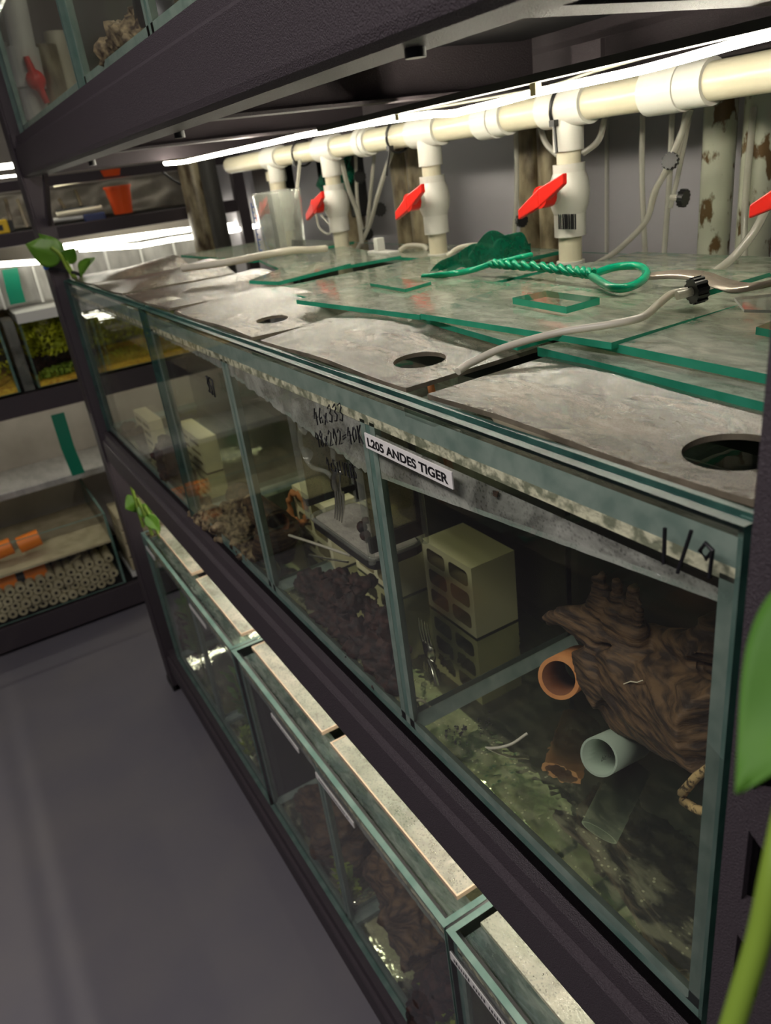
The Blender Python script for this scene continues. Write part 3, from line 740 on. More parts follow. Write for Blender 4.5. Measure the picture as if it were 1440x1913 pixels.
# ------------------------------------------------------------------ upright tubes behind the aquariums
def upright(x, r, mat, label, y=1.74, z1=.62, z0=FLOOR):
    t_ = MB().tube([(x, y, z0), (x, y, z1)], r, 20).build('upright_tube', M[mat])
    tag(t_, label, 'tube', 'stained tubes standing behind the aquariums')
upright(-1.395, .055, 'tube_mottled', 'pale green tube with rust brown spots, left one of the nearest pair', z1=.60)
upright(-1.235, .058, 'tube_mottled', 'pale green tube with rust brown spots, right one of the nearest pair', z1=.60)
upright(-2.372, .060, 'tube_brown', 'brown stained tube, left one of the middle pair behind the barcode valve')
upright(-2.245, .055, 'tube_brown', 'brown stained tube, right one of the middle pair behind the barcode valve')
upright(-3.44, .075, 'tube_brown', 'brown stained tube, left one of the pair between two valve drops')
upright(-3.285, .070, 'tube_brown', 'brown stained tube, right one of the pair between two valve drops')
upright(-4.12, .085, 'tube_brown', 'brown stained tube behind the valve drop beside the grey knobs')
tag(MB().cyl((-4.55, 1.45, -.1), (-4.55, 1.45, .40), .055, 20).cyl((-4.55, 1.45, .40), (-4.55, 1.45, .46), .068, 20).build('drain_pipe', M['pvc']), 'cream capped pipe standing behind the measuring jug', 'pipe')
# grey panels on the wall behind (seams)
for x in (-1.48, -2.16):
    tag(MB().box(x-.006, x+.006, 1.985, 1.999, -1.0, .62).build('trim_1', M['fitting']), kind='structure')

# ------------------------------------------------------------------ airline hoses and knobs
def hose(label, pts, r=.011, mat='hose', n=8, group='airline hoses behind the aquariums'):
    return tag(MB().tube([tuple(p) for p in catmull(pts, n)], r, 8).build('airline_hose', M[mat]), label, 'hose', group)
def A(px, py, y=1.6): return aty(px, py, y)
hose('straight milky airline hanging left of the pale tubes, left of two', [A(1201, 200), A(1199, 330), A(1205, 478)], .010)
hose('straight milky airline hanging left of the pale tubes, right of two', [A(1256, 205), A(1250, 340), A(1240, 478)], .010)
hose('airline rising from the cover to the black knob in a bow', [A(1100, 500, 1.5), A(1150, 470, 1.5), A(1205, 415, 1.5), A(1222, 360, 1.5), A(1248, 310, 1.5), A(1290, 205, 1.5)], .011)
hose('airline splitting from the bowed hose under the cream pipe', [A(1213, 400, 1.52), A(1232, 340, 1.52), A(1262, 300, 1.52), A(1282, 205, 1.52)], .009)
hose('short airline stub hanging to the left knob of the nearest pair', [A(1290, 205, 1.55), A(1268, 320, 1.55), A(1252, 388, 1.55)], .008)
hose('airline looping round the valve drop, left side', [A(1008, 235, 1.42), A(1020, 268, 1.42), A(1042, 290, 1.42)], .011)
hose('airline looping round the valve drop, right side', [A(1090, 286, 1.42), A(1118, 262, 1.42), A(1130, 220, 1.42)], .011)
hose('straight airline between wall seam and brown tubes', [A(963, 240), A(965, 350), A(958, 470)], .010)
hose('airline running down to the right edge by the pale tubes', [A(1440, 370, 1.45), A(1410, 430, 1.4), A(1370, 480, 1.35), A(1335, 508, 1.3)], .013)
hose('airline hanging at the right edge', [A(1408, 200, 1.68), A(1392, 380, 1.66), A(1390, 480, 1.62)], .011)
hose('airline from the far valve drop to the cluster of knobs', [A(638, 300, 1.4), A(650, 350, 1.4), A(668, 400, 1.4), A(676, 455, 1.4)], .013)
hose('airline slanting from the pipe to the lowest knob', [A(735, 275, 1.45), A(710, 350, 1.45), A(690, 420, 1.45), A(668, 465, 1.4)], .012)
hose('thin airline hanging near the middle grey knobs', [A(700, 280, 1.5), A(692, 360, 1.5), A(685, 430, 1.5)], .010)
hose('thin airline on the far side of the grey knobs', [A(664, 290, 1.6), A(668, 380, 1.6), A(680, 440, 1.6)], .010)
hose('thick pale hose arching over the back of the covers', [A(745, 470, 1.25), A(760, 460, 1.3), A(790, 460, 1.35), A(800, 468, 1.35)], .013, 'hose_white')
hose('pale hose bowing behind the green net', [A(835, 478, 1.2), A(860, 462, 1.25), A(900, 458, 1.3), A(960, 470, 1.4)], .010, 'hose_white')
hose('coiled thin airline dangling below the second red handle', [A(590, 400, 1.3), A(596, 425, 1.3), A(612, 437, 1.3), A(618, 425, 1.3), A(600, 402, 1.3)], .006)
# hoses on the covers
hose('milky airline lying over the cover plates ending at a black knob', [atz(855, 694, .022), atz(880, 678, .03), atz(940, 650, .05), atz(1040, 622, .07), atz(1140, 606, .085), atz(1200, 592, .09), atz(1232, 566, .095), atz(1255, 549, .10), atz(1285, 543, .105)], .0085, 'hose_white', 10, 'airline hoses on the covers')
hose('clear airline coil under the nearest front cover', [(-.74, .22, -.045), (-.64, .14, -.045), (-.53, .13, -.045), (-.45, .20, -.045), (-.44, .30, -.045)], .012, 'hose_white', 8, 'airline hoses on the covers')
hose('yellowish airline curling over the far cover plates', [(-3.15, .30, .10), (-2.95, .42, .11), (-2.85, .58, .12), (-2.85, .72, .12), (-2.92, .85, .10), (-2.95, .95, .09)], .016, 'hose_white', 8, 'airline hoses on the covers')
def knob(label, p, ax, r=.024, w=.020):
    t_ = thing('airline_valve', p, label, 'knob', 'black airline knobs')
    p = Vector(p); ax = Vector(ax).normalized(); mb = MB()
    mb.cyl(p-ax*w/2, p+ax*w/2, r, 16)
    u = ax.orthogonal().normalized(); v = ax.cross(u)
    for k in range(12):
        a_ = k*math.pi/6; c_ = p+(u*math.cos(a_)+v*math.sin(a_))*r
        mb.obox(c_, ax*w/2, (u*math.cos(a_)+v*math.sin(a_))*.003, (-u*math.sin(a_)+v*math.cos(a_))*.003)
    mb.build('grip', M['black'], t_)
    MB().cyl(p-ax*w/2, p-ax*(w/2+.035), .010, 10).build('spigot', M['hose'], t_)
knob('black knob at the end of the milky airline on the covers', atz(1302, 542, .105), (.35, 1, .1), .026, .026)
knob('black knob facing the camera on the bowed hose', A(1252, 301, 1.46), (.4, -1, .3))
knob('black knob side on with grey spigot left of the pale tubes', A(1276, 370, 1.5), (1, .2, -.1), .026)
knob('black knob low in front of the middle brown tubes', A(974, 412, 1.6), (1, -.1, 0), .026)
knob('grey black knob, uppermost of the three by the far hoses', A(672, 330, 1.6), (1, -.3, 0), .034)
knob('grey black knob, middle of the three by the far hoses', A(709, 391, 1.5), (1, -.3, 0), .034)
knob('grey black knob, lowest of the three by the far hoses', A(686, 437, 1.5), (1, -.3, 0), .032)
knob('small black knob standing on the covers beside the measuring jug', (-3.43, 1.02, .09), (0, .2, 1), .028, .04)
# satin ribbon lying across
rp = [Vector(atz(px, py, .07)) for px, py in ((1188, 526), (1225, 521), (1270, 519), (1310, 524), (1345, 537), (1385, 545), (1440, 536), (1500, 520))]
rc = catmull(rp, 5)
mb = MB(); vs = []
for p in rc: vs += [p+Vector((-.005, -.012, 0)), p+Vector((.004, .022, .016))]
mb.add(vs, [(2*i, 2*i+1, 2*i+3, 2*i+2) for i in range(len(rc)-1)], 0, True)
tag(mb.build('ribbon_cable', M['silver'], solidify=.003), 'flat satin grey brown ribbon waving across the back covers by the near post', 'ribbon')

# ------------------------------------------------------------------ green fish net lying on the covers
netz = .085
net = thing('fish_net', atz(950, 495, netz), 'green aquarium net with dark mesh and twisted wire handle lying on the covers', 'fish net')
def NZ(px, py, z=netz): return atz(px, py, z)
hp = catmull([NZ(918, 492), NZ(960, 495), NZ(1020, 499), NZ(1075, 507), NZ(1112, 512)], 12)
for ph in (0, math.pi):
    pts = [p+Vector((0, math.cos(ph+i*.9)*.009, math.sin(ph+i*.9)*.009)) for i, p in enumerate(hp)]
    MB().tube(pts, .0085, 7).build('twisted_wire', M['netwire'], net)
MB().tube([tuple(p) for p in catmull([NZ(1108, 512), NZ(1150, 499), NZ(1190, 497), NZ(1207, 507), NZ(1200, 523), NZ(1172, 537), NZ(1140, 536), NZ(1106, 517)], 6)], .0115, 8).build('handle_loop', M['netwire'], net)
MB().tube([tuple(p) for p in catmull([NZ(920, 492), NZ(880, 505, .07), NZ(840, 512, .07), NZ(790, 517, .06)], 6)], .010, 8).build('frame_wire', M['netwire'], net)
MB().tube([tuple(p) for p in catmull([NZ(920, 492), NZ(950, 486, .09), NZ(975, 480, .10), NZ(992, 476, .10)], 6)], .009, 8).build('frame_wire', M['netwire'], net)
def netfn(u, v):
    # u: from tip (795,516) to the far end (992,470);  v: across, humped
    bx = Vector(NZ(798+194*u, 516-40*u, .07))
    h_ = (.02+.085*math.sin(math.pi*min(1, u*1.05))**.7*(.55+.6*u))*math.sin(math.pi*v)
    y_ = v*.16*math.sin(math.pi*min(1, .12+u*.88))
    return tuple(bx+Vector((-.10*y_, y_*1.2, h_*.95+.010*math.sin(11*u+7*v)+.012*math.sin(23*u-5*v))))
MB().grid(40, 18, netfn).build('mesh_bag', M['net'], net)

# ------------------------------------------------------------------ measuring jug and things at the far back corner
J = Vector(atz(535, 474, .05))
jug = thing('measuring_jug', J, 'translucent plastic measuring jug with blue scale standing on the far covers', 'jug')
def jring(z, s): 
    pts = []
    for a_ in range(32):
        t = 2*math.pi*a_/32; ca, sa = math.cos(t), math.sin(t)
        ex = .55
        pts.append((J.x+.125*s*math.copysign(abs(ca)**ex, ca), J.y+.105*s*math.copysign(abs(sa)**ex, sa), J.z+z))
    return pts
mb = MB(); R0 = [jring(z, s_) for z, s_ in ((0, .82), (.02, .86), (.17, .93), (.30, 1.0), (.31, 1.03))]
vs = [p for r_ in R0 for p in r_]
mb.add(vs, [(k*32+i, k*32+(i+1) % 32, (k+1)*32+(i+1) % 32, (k+1)*32+i) for k in range(4) for i in range(32)]+[tuple(range(32))], 0, True)
mb.build('body', M['clearplastic'], jug, solidify=.004)
mb = MB()
for k in range(9): mb.box(J.x-.095, J.x-.095+(.035 if k % 2 == 0 else .02), J.y-.112-.0*k, J.y-.108, J.z+.03+k*.027, J.z+.036+k*.027)
mb.box(J.x-.098, J.x-.093, J.y-.112, J.y-.108, J.z+.03, J.z+.27)
mb.build('scale_marks', M['bluemark'], jug)
tag(MB().box(J.x+.02, J.x+.075, J.y-.06, J.y-.02, J.z+.025, J.z+.30).build('float_switch', M['whiteframe']), 'white flat plastic strip standing inside the measuring jug', 'plastic strip')
hose('airline hanging into the measuring jug from the cream pipe', [A(560, 300, 1.2), A(557, 330, 1.15), A(553, 370, 1.1)], .010)
# dark net and black box hanging behind
tag(MB().grid(14, 14, lambda u, v: (-4.28+.50*u, 1.62+.03*math.sin(9*u+4*v), .52-.36*v*(1-.55*abs(u-.45)*2)+.02*math.sin(13*u)*v)).build('hanging_net', M['net'], solidify=.002), 'dark green net hanging behind the far red valve handle', 'net')
tag(MB().box(-4.45, -3.98, 1.70, 1.80, .13, .58).build('filter_case', M['black'], bevel=.01), 'black box behind the hanging green net', 'box')
tag(MB().box(-5.1, -4.6, 1.5, 1.6, .20, .50).build('filter_case', M['black'], bevel=.01), 'black box behind the capped cream pipe', 'box')
# small clip holder with clear cubes near the far drain pipe
mb = MB(); p = Vector(atz(715, 465, .06)); mb.box(p.x-.10, p.x+.10, p.y-.03, p.y+.03, p.z-.02, p.z-.008).box(p.x-.05, p.x-.01, p.y-.02, p.y+.02, p.z-.008, p.z+.05)
tag(mb.build('feeding_clip', M['whiteframe'], bevel=.003), 'small grey white clip lying on covers by the far drain pipe', 'clip')

# ------------------------------------------------------------------ pale pillar past the far end
tag(MB().tube([(-6.05, 1.38, FLOOR), (-6.05, 1.38, .9)], .11, 20).build('upright_tube', M['tube_brown']), 'stained brown tube standing beyond the end of the aquariums', 'tube', 'pillar pair beyond the rack')
tag(MB().tube([(-5.90, 1.46, FLOOR), (-5.90, 1.46, .9)], .07, 20).build('upright_tube', M['alu']), 'silvery tube standing beyond the end of the aquariums', 'tube', 'pillar pair beyond the rack')

# ------------------------------------------------------------------ ceramic breeding blocks
def ceramic(label, x0, x1, y0, y1, h, zb=-.972, cols=2, rows=3, group='yellow ceramic blocks inside the aquariums'):
    t_ = thing('ceramic_block', ((x0+x1)/2, (y0+y1)/2, zb), label, 'ceramic block', group)
    w = x1-x0; rim = .022*w/.27; cw = (w-rim*(cols+1))/cols; ch = (h-rim*(rows+1))/rows
    mb = MB(); mi = MB()
    # solid back, sides and a front lattice with round cornered openings
    mb.box(x0, x1, y0+.6*(y1-y0), y1, zb, zb+h)
    rr = min(cw, ch)*.28; K = 5
    for i in range(cols):
        for j in range(rows):
            ax0 = x0+rim+i*(cw+rim); az0 = zb+rim+j*(ch+rim); ax1, az1 = ax0+cw, az0+ch
            ox0 = ax0-rim/2 if i else x0; ox1 = ax1+rim/2 if i < cols-1 else x1
            oz0 = az0-rim/2 if j else zb; oz1 = az1+rim/2 if j < rows-1 else zb+h
            inner, outer = [], []
            for cx_, cz_, a0, oc in ((ax1-rr, az1-rr, 0, (ox1, oz1)), (ax0+rr, az1-rr, 90, (ox0, oz1)), (ax0+rr, az0+rr, 180, (ox0, oz0)), (ax1-rr, az0+rr, 270, (ox1, oz0))):
                for k in range(K+1):
                    a_ = math.radians(a0+90*k/K); inner.append((cx_+rr*math.cos(a_), cz_+rr*math.sin(a_))); outer.append(oc)
            n = len(inner)
            for k in range(n):
                l = (k+1) % n; yf = y0
                q = [(inner[k][0], yf, inner[k][1]), (inner[l][0], yf, inner[l][1]), (outer[l][0], yf, outer[l][1]), (outer[k][0], yf, outer[k][1])]
                if outer[k] == outer[l]: mb.add(q[:3], [(0, 1, 2)])
                else: mb.add(q, [(0, 1, 2, 3)])
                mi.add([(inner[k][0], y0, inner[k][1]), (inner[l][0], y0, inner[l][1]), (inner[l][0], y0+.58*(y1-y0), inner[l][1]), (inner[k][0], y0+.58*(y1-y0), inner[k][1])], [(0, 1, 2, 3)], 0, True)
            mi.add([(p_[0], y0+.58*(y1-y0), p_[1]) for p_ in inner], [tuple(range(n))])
    ym = y0+.6*(y1-y0)
    mb.add([(x0, y0, zb), (x0, ym, zb), (x0, ym, zb+h), (x0, y0, zb+h)], [(0, 1, 2, 3)]).add([(x1, y0, zb), (x1, ym, zb), (x1, ym, zb+h), (x1, y0, zb+h)], [(0, 1, 2, 3)])
    mb.add([(x0, y0, zb), (x1, y0, zb), (x1, ym, zb), (x0, ym, zb)], [(0, 1, 2, 3)]).add([(x0, y0, zb+h), (x1, y0, zb+h), (x1, ym, zb+h), (x0, ym, zb+h)], [(0, 1, 2, 3)])
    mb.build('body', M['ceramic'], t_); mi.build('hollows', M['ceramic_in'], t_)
    return t_
ceramic('large yellow six hole ceramic block, nearest and fully visible, left of the driftwood stump', -1.443, -1.170, .405, .575, .258)
ceramic('yellow ceramic block half hidden by the hanging breeder box corner', -1.86, -1.545, .345, .480, .262)
ceramic('yellow ceramic block seen behind the left side of the breeder box', -2.20, -1.895, .27, .40, .27)
ceramic('small looking yellow ceramic block just right of the black gap between aquariums', -3.775, -3.345, .235, .33, .195)
ceramic('small looking yellow ceramic block left of the black gap between aquariums', -4.32, -3.95, .12, .20, .19)

# ------------------------------------------------------------------ inside the near compartment
def Y(px, py, y=.33): return aty(px, py, y)
ch = [([Y(1022, 1156, .33), Y(1045, 1150, .34), Y(1085, 1160, .36), Y(1130, 1180, .38)], [.018, .027, .040, .06]),
      ([Y(1124, 1064, .38), Y(1126, 1095, .38), Y(1128, 1140, .38), Y(1140, 1185, .38)], [.008, .015, .030, .055]),
      ([Y(1112, 1078, .37), Y(1110, 1120, .37), Y(1095, 1155, .37)], [.007, .013, .025]),
      ([Y(1152, 1080, .38), Y(1153, 1120, .38), Y(1155, 1180, .38)], [.012, .022, .05]),
      ([Y(1185, 1092, .38), Y(1180, 1130, .38), Y(1175, 1190, .38)], [.014, .020, .05]),
      ([Y(1196, 1124, .37), Y(1192, 1160, .37), Y(1185, 1210, .37)], [.009, .014, .04]),
      ([Y(1110, 1200, .37), Y(1135, 1245, .37), Y(1165, 1285, .37)], [.065, .085, .09]),
      ([Y(1160, 1200, .38), Y(1195, 1260, .38), Y(1240, 1300, .37), Y(1300, 1340, .33), Y(1345, 1375, .28)], [.070, .105, .115, .105, .09]),
      ([Y(1200, 1215, .42), Y(1260, 1215, .42), Y(1320, 1220, .40)], [.07, .050, .05]),
      ([Y(1320, 1150, .42), Y(1335, 1190, .42), Y(1330, 1240, .38)], [.02, .035, .06]),
      ([Y(1110, 1300, .36), Y(1170, 1335, .35), Y(1250, 1365, .32), Y(1325, 1385, .26)], [.020, .050, .050, .035])]
w1 = organic('driftwood', ch, M['wood'], voxel=.006, amp=.009, freq=16, seed=3, stretch=(.5, .5, 2.6))
tag(w1, 'big brown driftwood stump with spiky crown in the nearest compartment', 'driftwood')
# terracotta tube poking out from under the stump
a_, b_ = Vector(Y(1043, 1267, .33)), Vector(Y(1084, 1243, .47))
tt = MB().pipe(a_, a_+(b_-a_).normalized()*.17, .056, .045, 28, 0, 1).build('clay_cave', [M['terra'], M['terra_in']])
tag(tt, 'orange terracotta tube lying beside the driftwood stump', 'clay tube')
a_, b_ = Vector(Y(1118, 1414, .24)), Vector(Y(1180, 1384, .40))
gp = thing('pvc_tube', a_, 'short grey green pipe below the driftwood with small printed digits', 'pipe')
dr = (b_-a_).normalized()
MB().pipe(a_, a_+dr*.19, .046, .041, 28, 0, 0).build('tube', M['greypvc'], gp)
text('printed_digits', 'bit 15', a_+dr*.06+Vector((.014, -.043, .004)), tuple(dr), (0, .25, .95), .016, M['ink'], gp)
tag(MB().tube([Y(1335, 1424, .16), Y(1300, 1452, .17), Y(1274, 1482, .18), Y(1276, 1496, .18), Y(1300, 1512, .16), Y(1330, 1520, .14)], [.006, .009, .010, .010, .009, .008], 8).build('speckled_root', M['root']),
    'thin tan root speckled black bent like an elbow near the glass corner', 'root')
tag(MB().tube([Y(1165, 1278, .28), Y(1178, 1273, .28), Y(1190, 1275, .28), Y(1200, 1271, .28)], .0015, 6).build('hair_worm', M['pvc']), 'tiny pale thread on the side of the driftwood stump', 'thread')
hose('loop of pale airline on the floor of the nearest compartment', [aty(800, 1355, .10), aty(850, 1380, .11), aty(905, 1397, .13), aty(950, 1392, .17), aty(985, 1370, .22)], .004, 'hose_white', 8, 'airlines inside the aquariums')
mb = MB(); rnd = random.Random(9)
for k in range(26):
    p = Vector(atz(850+rnd.uniform(-22, 22), 1372+rnd.uniform(-16, 16), -.974)); mb.ball(p, rnd.uniform(.002, .004), 6)
for k in range(12):
    p = Vector(atz(905+rnd.uniform(-14, 14), 1350+rnd.uniform(-22, 22), -.974)); mb.ball(p, rnd.uniform(.002, .003), 6)
tag(mb.build('droppings', M['ink']), 'scattered black specks on the floor of the nearest compartment', 'specks', kind='stuff')
# a drain elbow stub in the near compartment floor, pale glass shelf
# ------------------------------------------------------------------ middle compartment
ch = [([aty(565, 1082, .14), aty(600, 1100, .14), aty(640, 1125, .13)], [.035, .045, .05]),
      ([aty(612, 1072, .13), aty(640, 1085, .13), aty(672, 1092, .13), aty(655, 1130, .12)], [.020, .035, .035, .05]),
      ([aty(590, 1135, .11), aty(625, 1165, .10), aty(670, 1190, .10), aty(715, 1220, .10), aty(745, 1255, .09)], [.045, .05, .055, .045, .03]),
      ([aty(685, 1130, .14), aty(700, 1150, .14), aty(735, 1195, .14), aty(765, 1225, .14)], [.028, .035, .03, .015]),
      ([aty(570, 1100, .10), aty(575, 1140, .09), aty(600, 1165, .09)], [.018, .02, .03]),
      ([aty(690, 1235, .07), aty(720, 1265, .07), aty(750, 1290, .07)], [.03, .03, .02])]
tag(organic('driftwood', ch, M['wood_dark'], voxel=.007, amp=.042, freq=26, seed=11), 'ragged nearly black driftwood lying behind the front glass of the middle compartment', 'driftwood')
bb = thing('breeder_box', (-1.27, .12, -.50), 'black framed mesh breeder box hanging by clear suckers in the middle compartment', 'breeder box')
bx0, bx1, by0, by1, bz0, bz1 = -1.475, -1.085, .035, .205, -.515, -.14
fr = MB()
for (x, y) in ((bx0, by0), (bx1, by0), (bx0, by1), (bx1, by1)): fr.tube([(x, y, bz0), (x, y, bz1)], .010, 8)
fr.build('frame_post', M['clearplastic'], bb)
fr = MB()
K = [(bx0, by0), (bx1, by0), (bx1, by1), (bx0, by1)]
rpts = []
for i in range(4):
    cx_, cy_ = K[i]; sx = 1 if cx_ == bx0 else -1; sy = 1 if cy_ == by0 else -1
    n0, n1 = ((cx_, cy_+sy*.03), (cx_+sx*.03, cy_)) if i in (0, 2) else ((cx_+sx*.03, cy_), (cx_, cy_+sy*.03))
    rpts += [n0, (cx_+sx*.008, cy_+sy*.008), n1]
fr.prism(rpts, lambda a, b, d: (a, b, bz0-.028+d), .026).build('tray', M['black'], bb, bevel=.003)
MB().tube([(x, y, bz0+.006) for x, y in rpts], .007, 8, closed=True).build('tray_rim', M['clearplastic'], bb)
MB().prism([(a*.96+(bx0+bx1)/2*.04, b*.9+(by0+by1)/2*.1) for a, b in rpts], lambda a, b, d: (a, b, bz0-.001+d), .004).build('tray_mesh', M['meshgrey'], bb)
mb = MB()
mb.box(bx0, bx0+.010, by1-.004, by1+.004, bz0, bz1)
for xa, xb in ((bx0, bx0+.15), (bx1-.12, bx1)):
    mb.box(xa, xb, by1-.005, by1+.005, bz0+.05, bz0+.075)
mb.box(bx1-.008, bx1+.004, by0, by1, bz0+.03, bz0+.075).box(bx1-.008, bx1+.004, by1-.02, by1, bz0+.05, bz1)
mb.box(bx0-.004, bx0+.008, by0, by1, bz0+.04, bz0+.06)
mb.build('black_frame', M['black'], bb)
MB().box(bx1-.005, bx1, by0+.01, by1-.02, bz0+.07, bz1).box(bx0, bx0+.004, by0+.01, by1-.02, bz0+.05, bz1).box(bx0+.02, bx1, by1-.004, by1, bz0+.07, bz1).build('side_mesh', M['meshclear'], bb)
for px, py, r_ in ((563, 790, .035), (600, 770, .030), (570, 850, .025)):
    p = Vector(aty(px, py, .028)); MB().tube([p, p+Vector((0, .010, 0)), p+Vector((0, .022, 0))], [r_, r_*.8, r_*.3], 20).build('suction_cup', M['clearplastic'], bb)
mb = MB().tube([tuple(p) for p in catmull([aty(560, 780, .04), aty(562, 830, .04), aty(580, 870, .045), aty(610, 882, .05), aty(625, 900, .06)], 6)], .007, 8)
mb.build('hanger', M['clearplastic'], bb)
MB().ball(aty(676, 985, .08), .018, 12, sq=(1, .8, 1)).ball(aty(682, 1000, .08), .016, 12).ball(aty(684, 972, .085), .014, 10, sq=(1.3, .8, .6)).build('snail', M['wood_dark'], bb)
def fork(label, p_neck, p_tip, width_dir, handle_end, mat='fork', hm=None):
    t_ = thing('fork', p_neck, label, 'fork', 'forks inside the aquariums')
    a_, b_, w = Vector(p_neck), Vector(p_tip), Vector(width_dir)
    d_ = b_-a_; L_ = d_.length; nrm = d_.cross(w).normalized(); d_.normalize()
    n = 10
    def P(u, v):
        wd = .020+.012*math.sin(min(1, u*1.8)*math.pi/2)
        return tuple(a_+d_*(u*L_*.42)+w*(v-.5)*2*wd*.9+nrm*(.006*math.sin(u*3)+.006*(2*v-1)**2))
    MB().grid(n, 8, P).build('head', M[mat], t_, solidify=.004)
    for k in range(4):
        o_ = w*(k-1.5)*.0150
        MB().tube([a_+d_*L_*.40+o_, a_+d_*L_*.7+o_-nrm*.004, b_+o_*.95], [.0048, .0042, .0022], 6).build('tine', M[mat], t_)
    h_ = Vector(handle_end)
    pts = catmull([a_, a_+(h_-a_)*.3+nrm*.012, a_+(h_-a_)*.7+nrm*.006, h_], 6)
    MB().tube(pts, [.0085+.010*(i/len(pts))**2 for i in range(len(pts))], 8, flat=.4).build('handle', M[hm or mat], t_)
    return t_
fork('white handled fork with steel tines hanging in front of the breeder box', aty(634, 876, .055), aty(632, 972, .06), (1, 0, .05), aty(622, 812, .05), 'fork', 'clearplastic')
fork('steel fork leaning tines up beside the glass divider', aty(802, 1232, .20), aty(790, 1160, .27), (1, .1, 0), aty(824, 1300, .17))
tag(MB().tube([tuple(p) for p in catmull([aty(760, 1335, .08), aty(768, 1315, .09), aty(785, 1308, .09), aty(800, 1318, .10), aty(812, 1330, .11)], 6)], .004, 8).build('airline_hose', M['pvc']), 'small arched pale hose beside the foot of the divider', 'hose')
hose('rigid pale airline slanting in front of the ceramic block', [aty(540, 1000, .12), aty(590, 1016, .13), aty(655, 1038, .14)], .005, 'hose_white', 4, 'airlines inside the aquariums')
hose('thin straight rod below the slanting airline', [aty(578, 1036, .12), aty(610, 1043, .13), aty(650, 1050, .14)], .004, 'fork', 4, 'airlines inside the aquariums')
# far part of the long aquarium
ch = [([aty(372, 955, .05), aty(400, 975, .06), aty(430, 985, .07)], [.04, .05, .05]), ([aty(415, 960, .08), aty(440, 1000, .08), aty(470, 1035, .07), aty(480, 1050, .06)], [.05, .06, .06, .04]),
      ([aty(430, 950, .10), aty(460, 960, .10), aty(480, 985, .10)], [.03, .05, .05]), ([aty(400, 985, .05), aty(425, 1012, .05), aty(450, 1035, .05)], [.03, .04, .03]),
      ([aty(428, 948, .10), aty(425, 942, .10), aty(428, 970, .10)], [.01, .02, .03])]
tag(organic('driftwood', ch, M['wood_moss'], voxel=.014, amp=.055, freq=14, seed=5), 'crumbly brown and cream bark heap in the third compartment', 'driftwood')
for lb, p0, p1, r_ in (('dark brown tube leaning behind the bark heap', aty(445, 925, .16), aty(520, 980, .13), .06), ('dark brown tube with pale end behind the middle divider', aty(510, 1035, .10), aty(520, 975, .14), .085)):
    tag(MB().pipe(p0, p1, r_, r_*.75, 20, 0, 1).build('clay_cave', [M['wood'], M['terra_in']]), lb, 'clay tube')
c_ = Vector(aty(556, 950, .26)); n = 26
ring = [c_+Vector((.038*math.cos(2*math.pi*k/n)*(1+.15*math.sin(k*2.3)), .02*math.cos(2*math.pi*k/n), .070*math.sin(2*math.pi*k/n)*(1+.12*math.sin(k*1.7)))) for k in range(n)]
tag(MB().tube(ring, [.011+.004*math.sin(k*1.9) for k in range(n)], 8, closed=True).build('bark_ring', M['terra']), 'ragged orange bark ring left of the breeder box', 'bark ring')
tag(MB().tube([aty(508, 1040, .05), aty(512, 1065, .05), aty(520, 1090, .05)], [.004, .028, .006], 10, flat=.5).build('sucker_fish', M['fishblue']), 'small blue and yellow fish against the glass of the third compartment', 'fish')
# far aquarium content
for lb, pts, r_ in (('dark brown driftwood knot at the foot of the far ceramic block', [aty(315, 820, .10), aty(318, 850, .09), aty(325, 880, .08), aty(345, 890, .08)], [.03, .09, .08, .03]),
                    ('brown driftwood stalk near the front of the far aquarium', [aty(232, 790, .10), aty(240, 815, .08), aty(250, 850, .06), aty(262, 870, .05)], [.03, .06, .06, .03]),
                    ('reddish brown driftwood chip at the far corner of the far aquarium', [aty(262, 790, .12), aty(268, 830, .10), aty(276, 850, .10)], [.03, .05, .03])):
    tag(organic('driftwood', [(pts, r_)], M['wood_dark'] if 'knot' in lb else M['wood'], voxel=.016, amp=.05, freq=12, seed=len(lb)), lb, 'driftwood')
tag(MB().box(-4.55, -3.9, .75, .78, -.9, -.10).build('foam_panel', M['curtain']), 'pale grey panel standing inside the far aquarium', 'panel')

# ------------------------------------------------------------------ bottom row contents
def low(px, py, y): return aty(px, py, y)
lows = [('tall brown driftwood slab in the middle bottom aquarium, far half', [low(500, 1330, .2), low(520, 1400, .18), low(540, 1470, .15)], [.10, .13, .09], 'wood'),
        ('dark rounded driftwood behind the middle bottom divider', [low(590, 1480, .2), low(640, 1560, .2), low(670, 1640, .2)], [.12, .16, .12], 'wood'),
        ('jagged driftwood root in the middle bottom aquarium beside its near end', [low(700, 1600, .15), low(760, 1700, .15), low(800, 1790, .12)], [.06, .12, .10], 'wood'),
        ('dark driftwood trunk in the nearest bottom aquarium', [low(860, 1800, .12), low(820, 1850, .10), low(800, 1900, .08)], [.05, .08, .09], 'wood_dark'),
        ('small driftwood bit in the far bottom aquarium', [low(415, 1300, .14), low(435, 1360, .12), low(455, 1410, .10)], [.06, .10, .07], 'wood'),
        ('brown driftwood stake in the far bottom aquarium left of its divider', [low(345, 1140, .2), low(355, 1190, .16), low(368, 1240, .12)], [.06, .09, .08], 'wood')]
for lb, pts, r_, m_ in lows: tag(organic('driftwood', [(pts, r_)], M[m_], voxel=.016, amp=.05, freq=8, seed=len(lb), stretch=(1, 1, 2)), lb, 'driftwood')
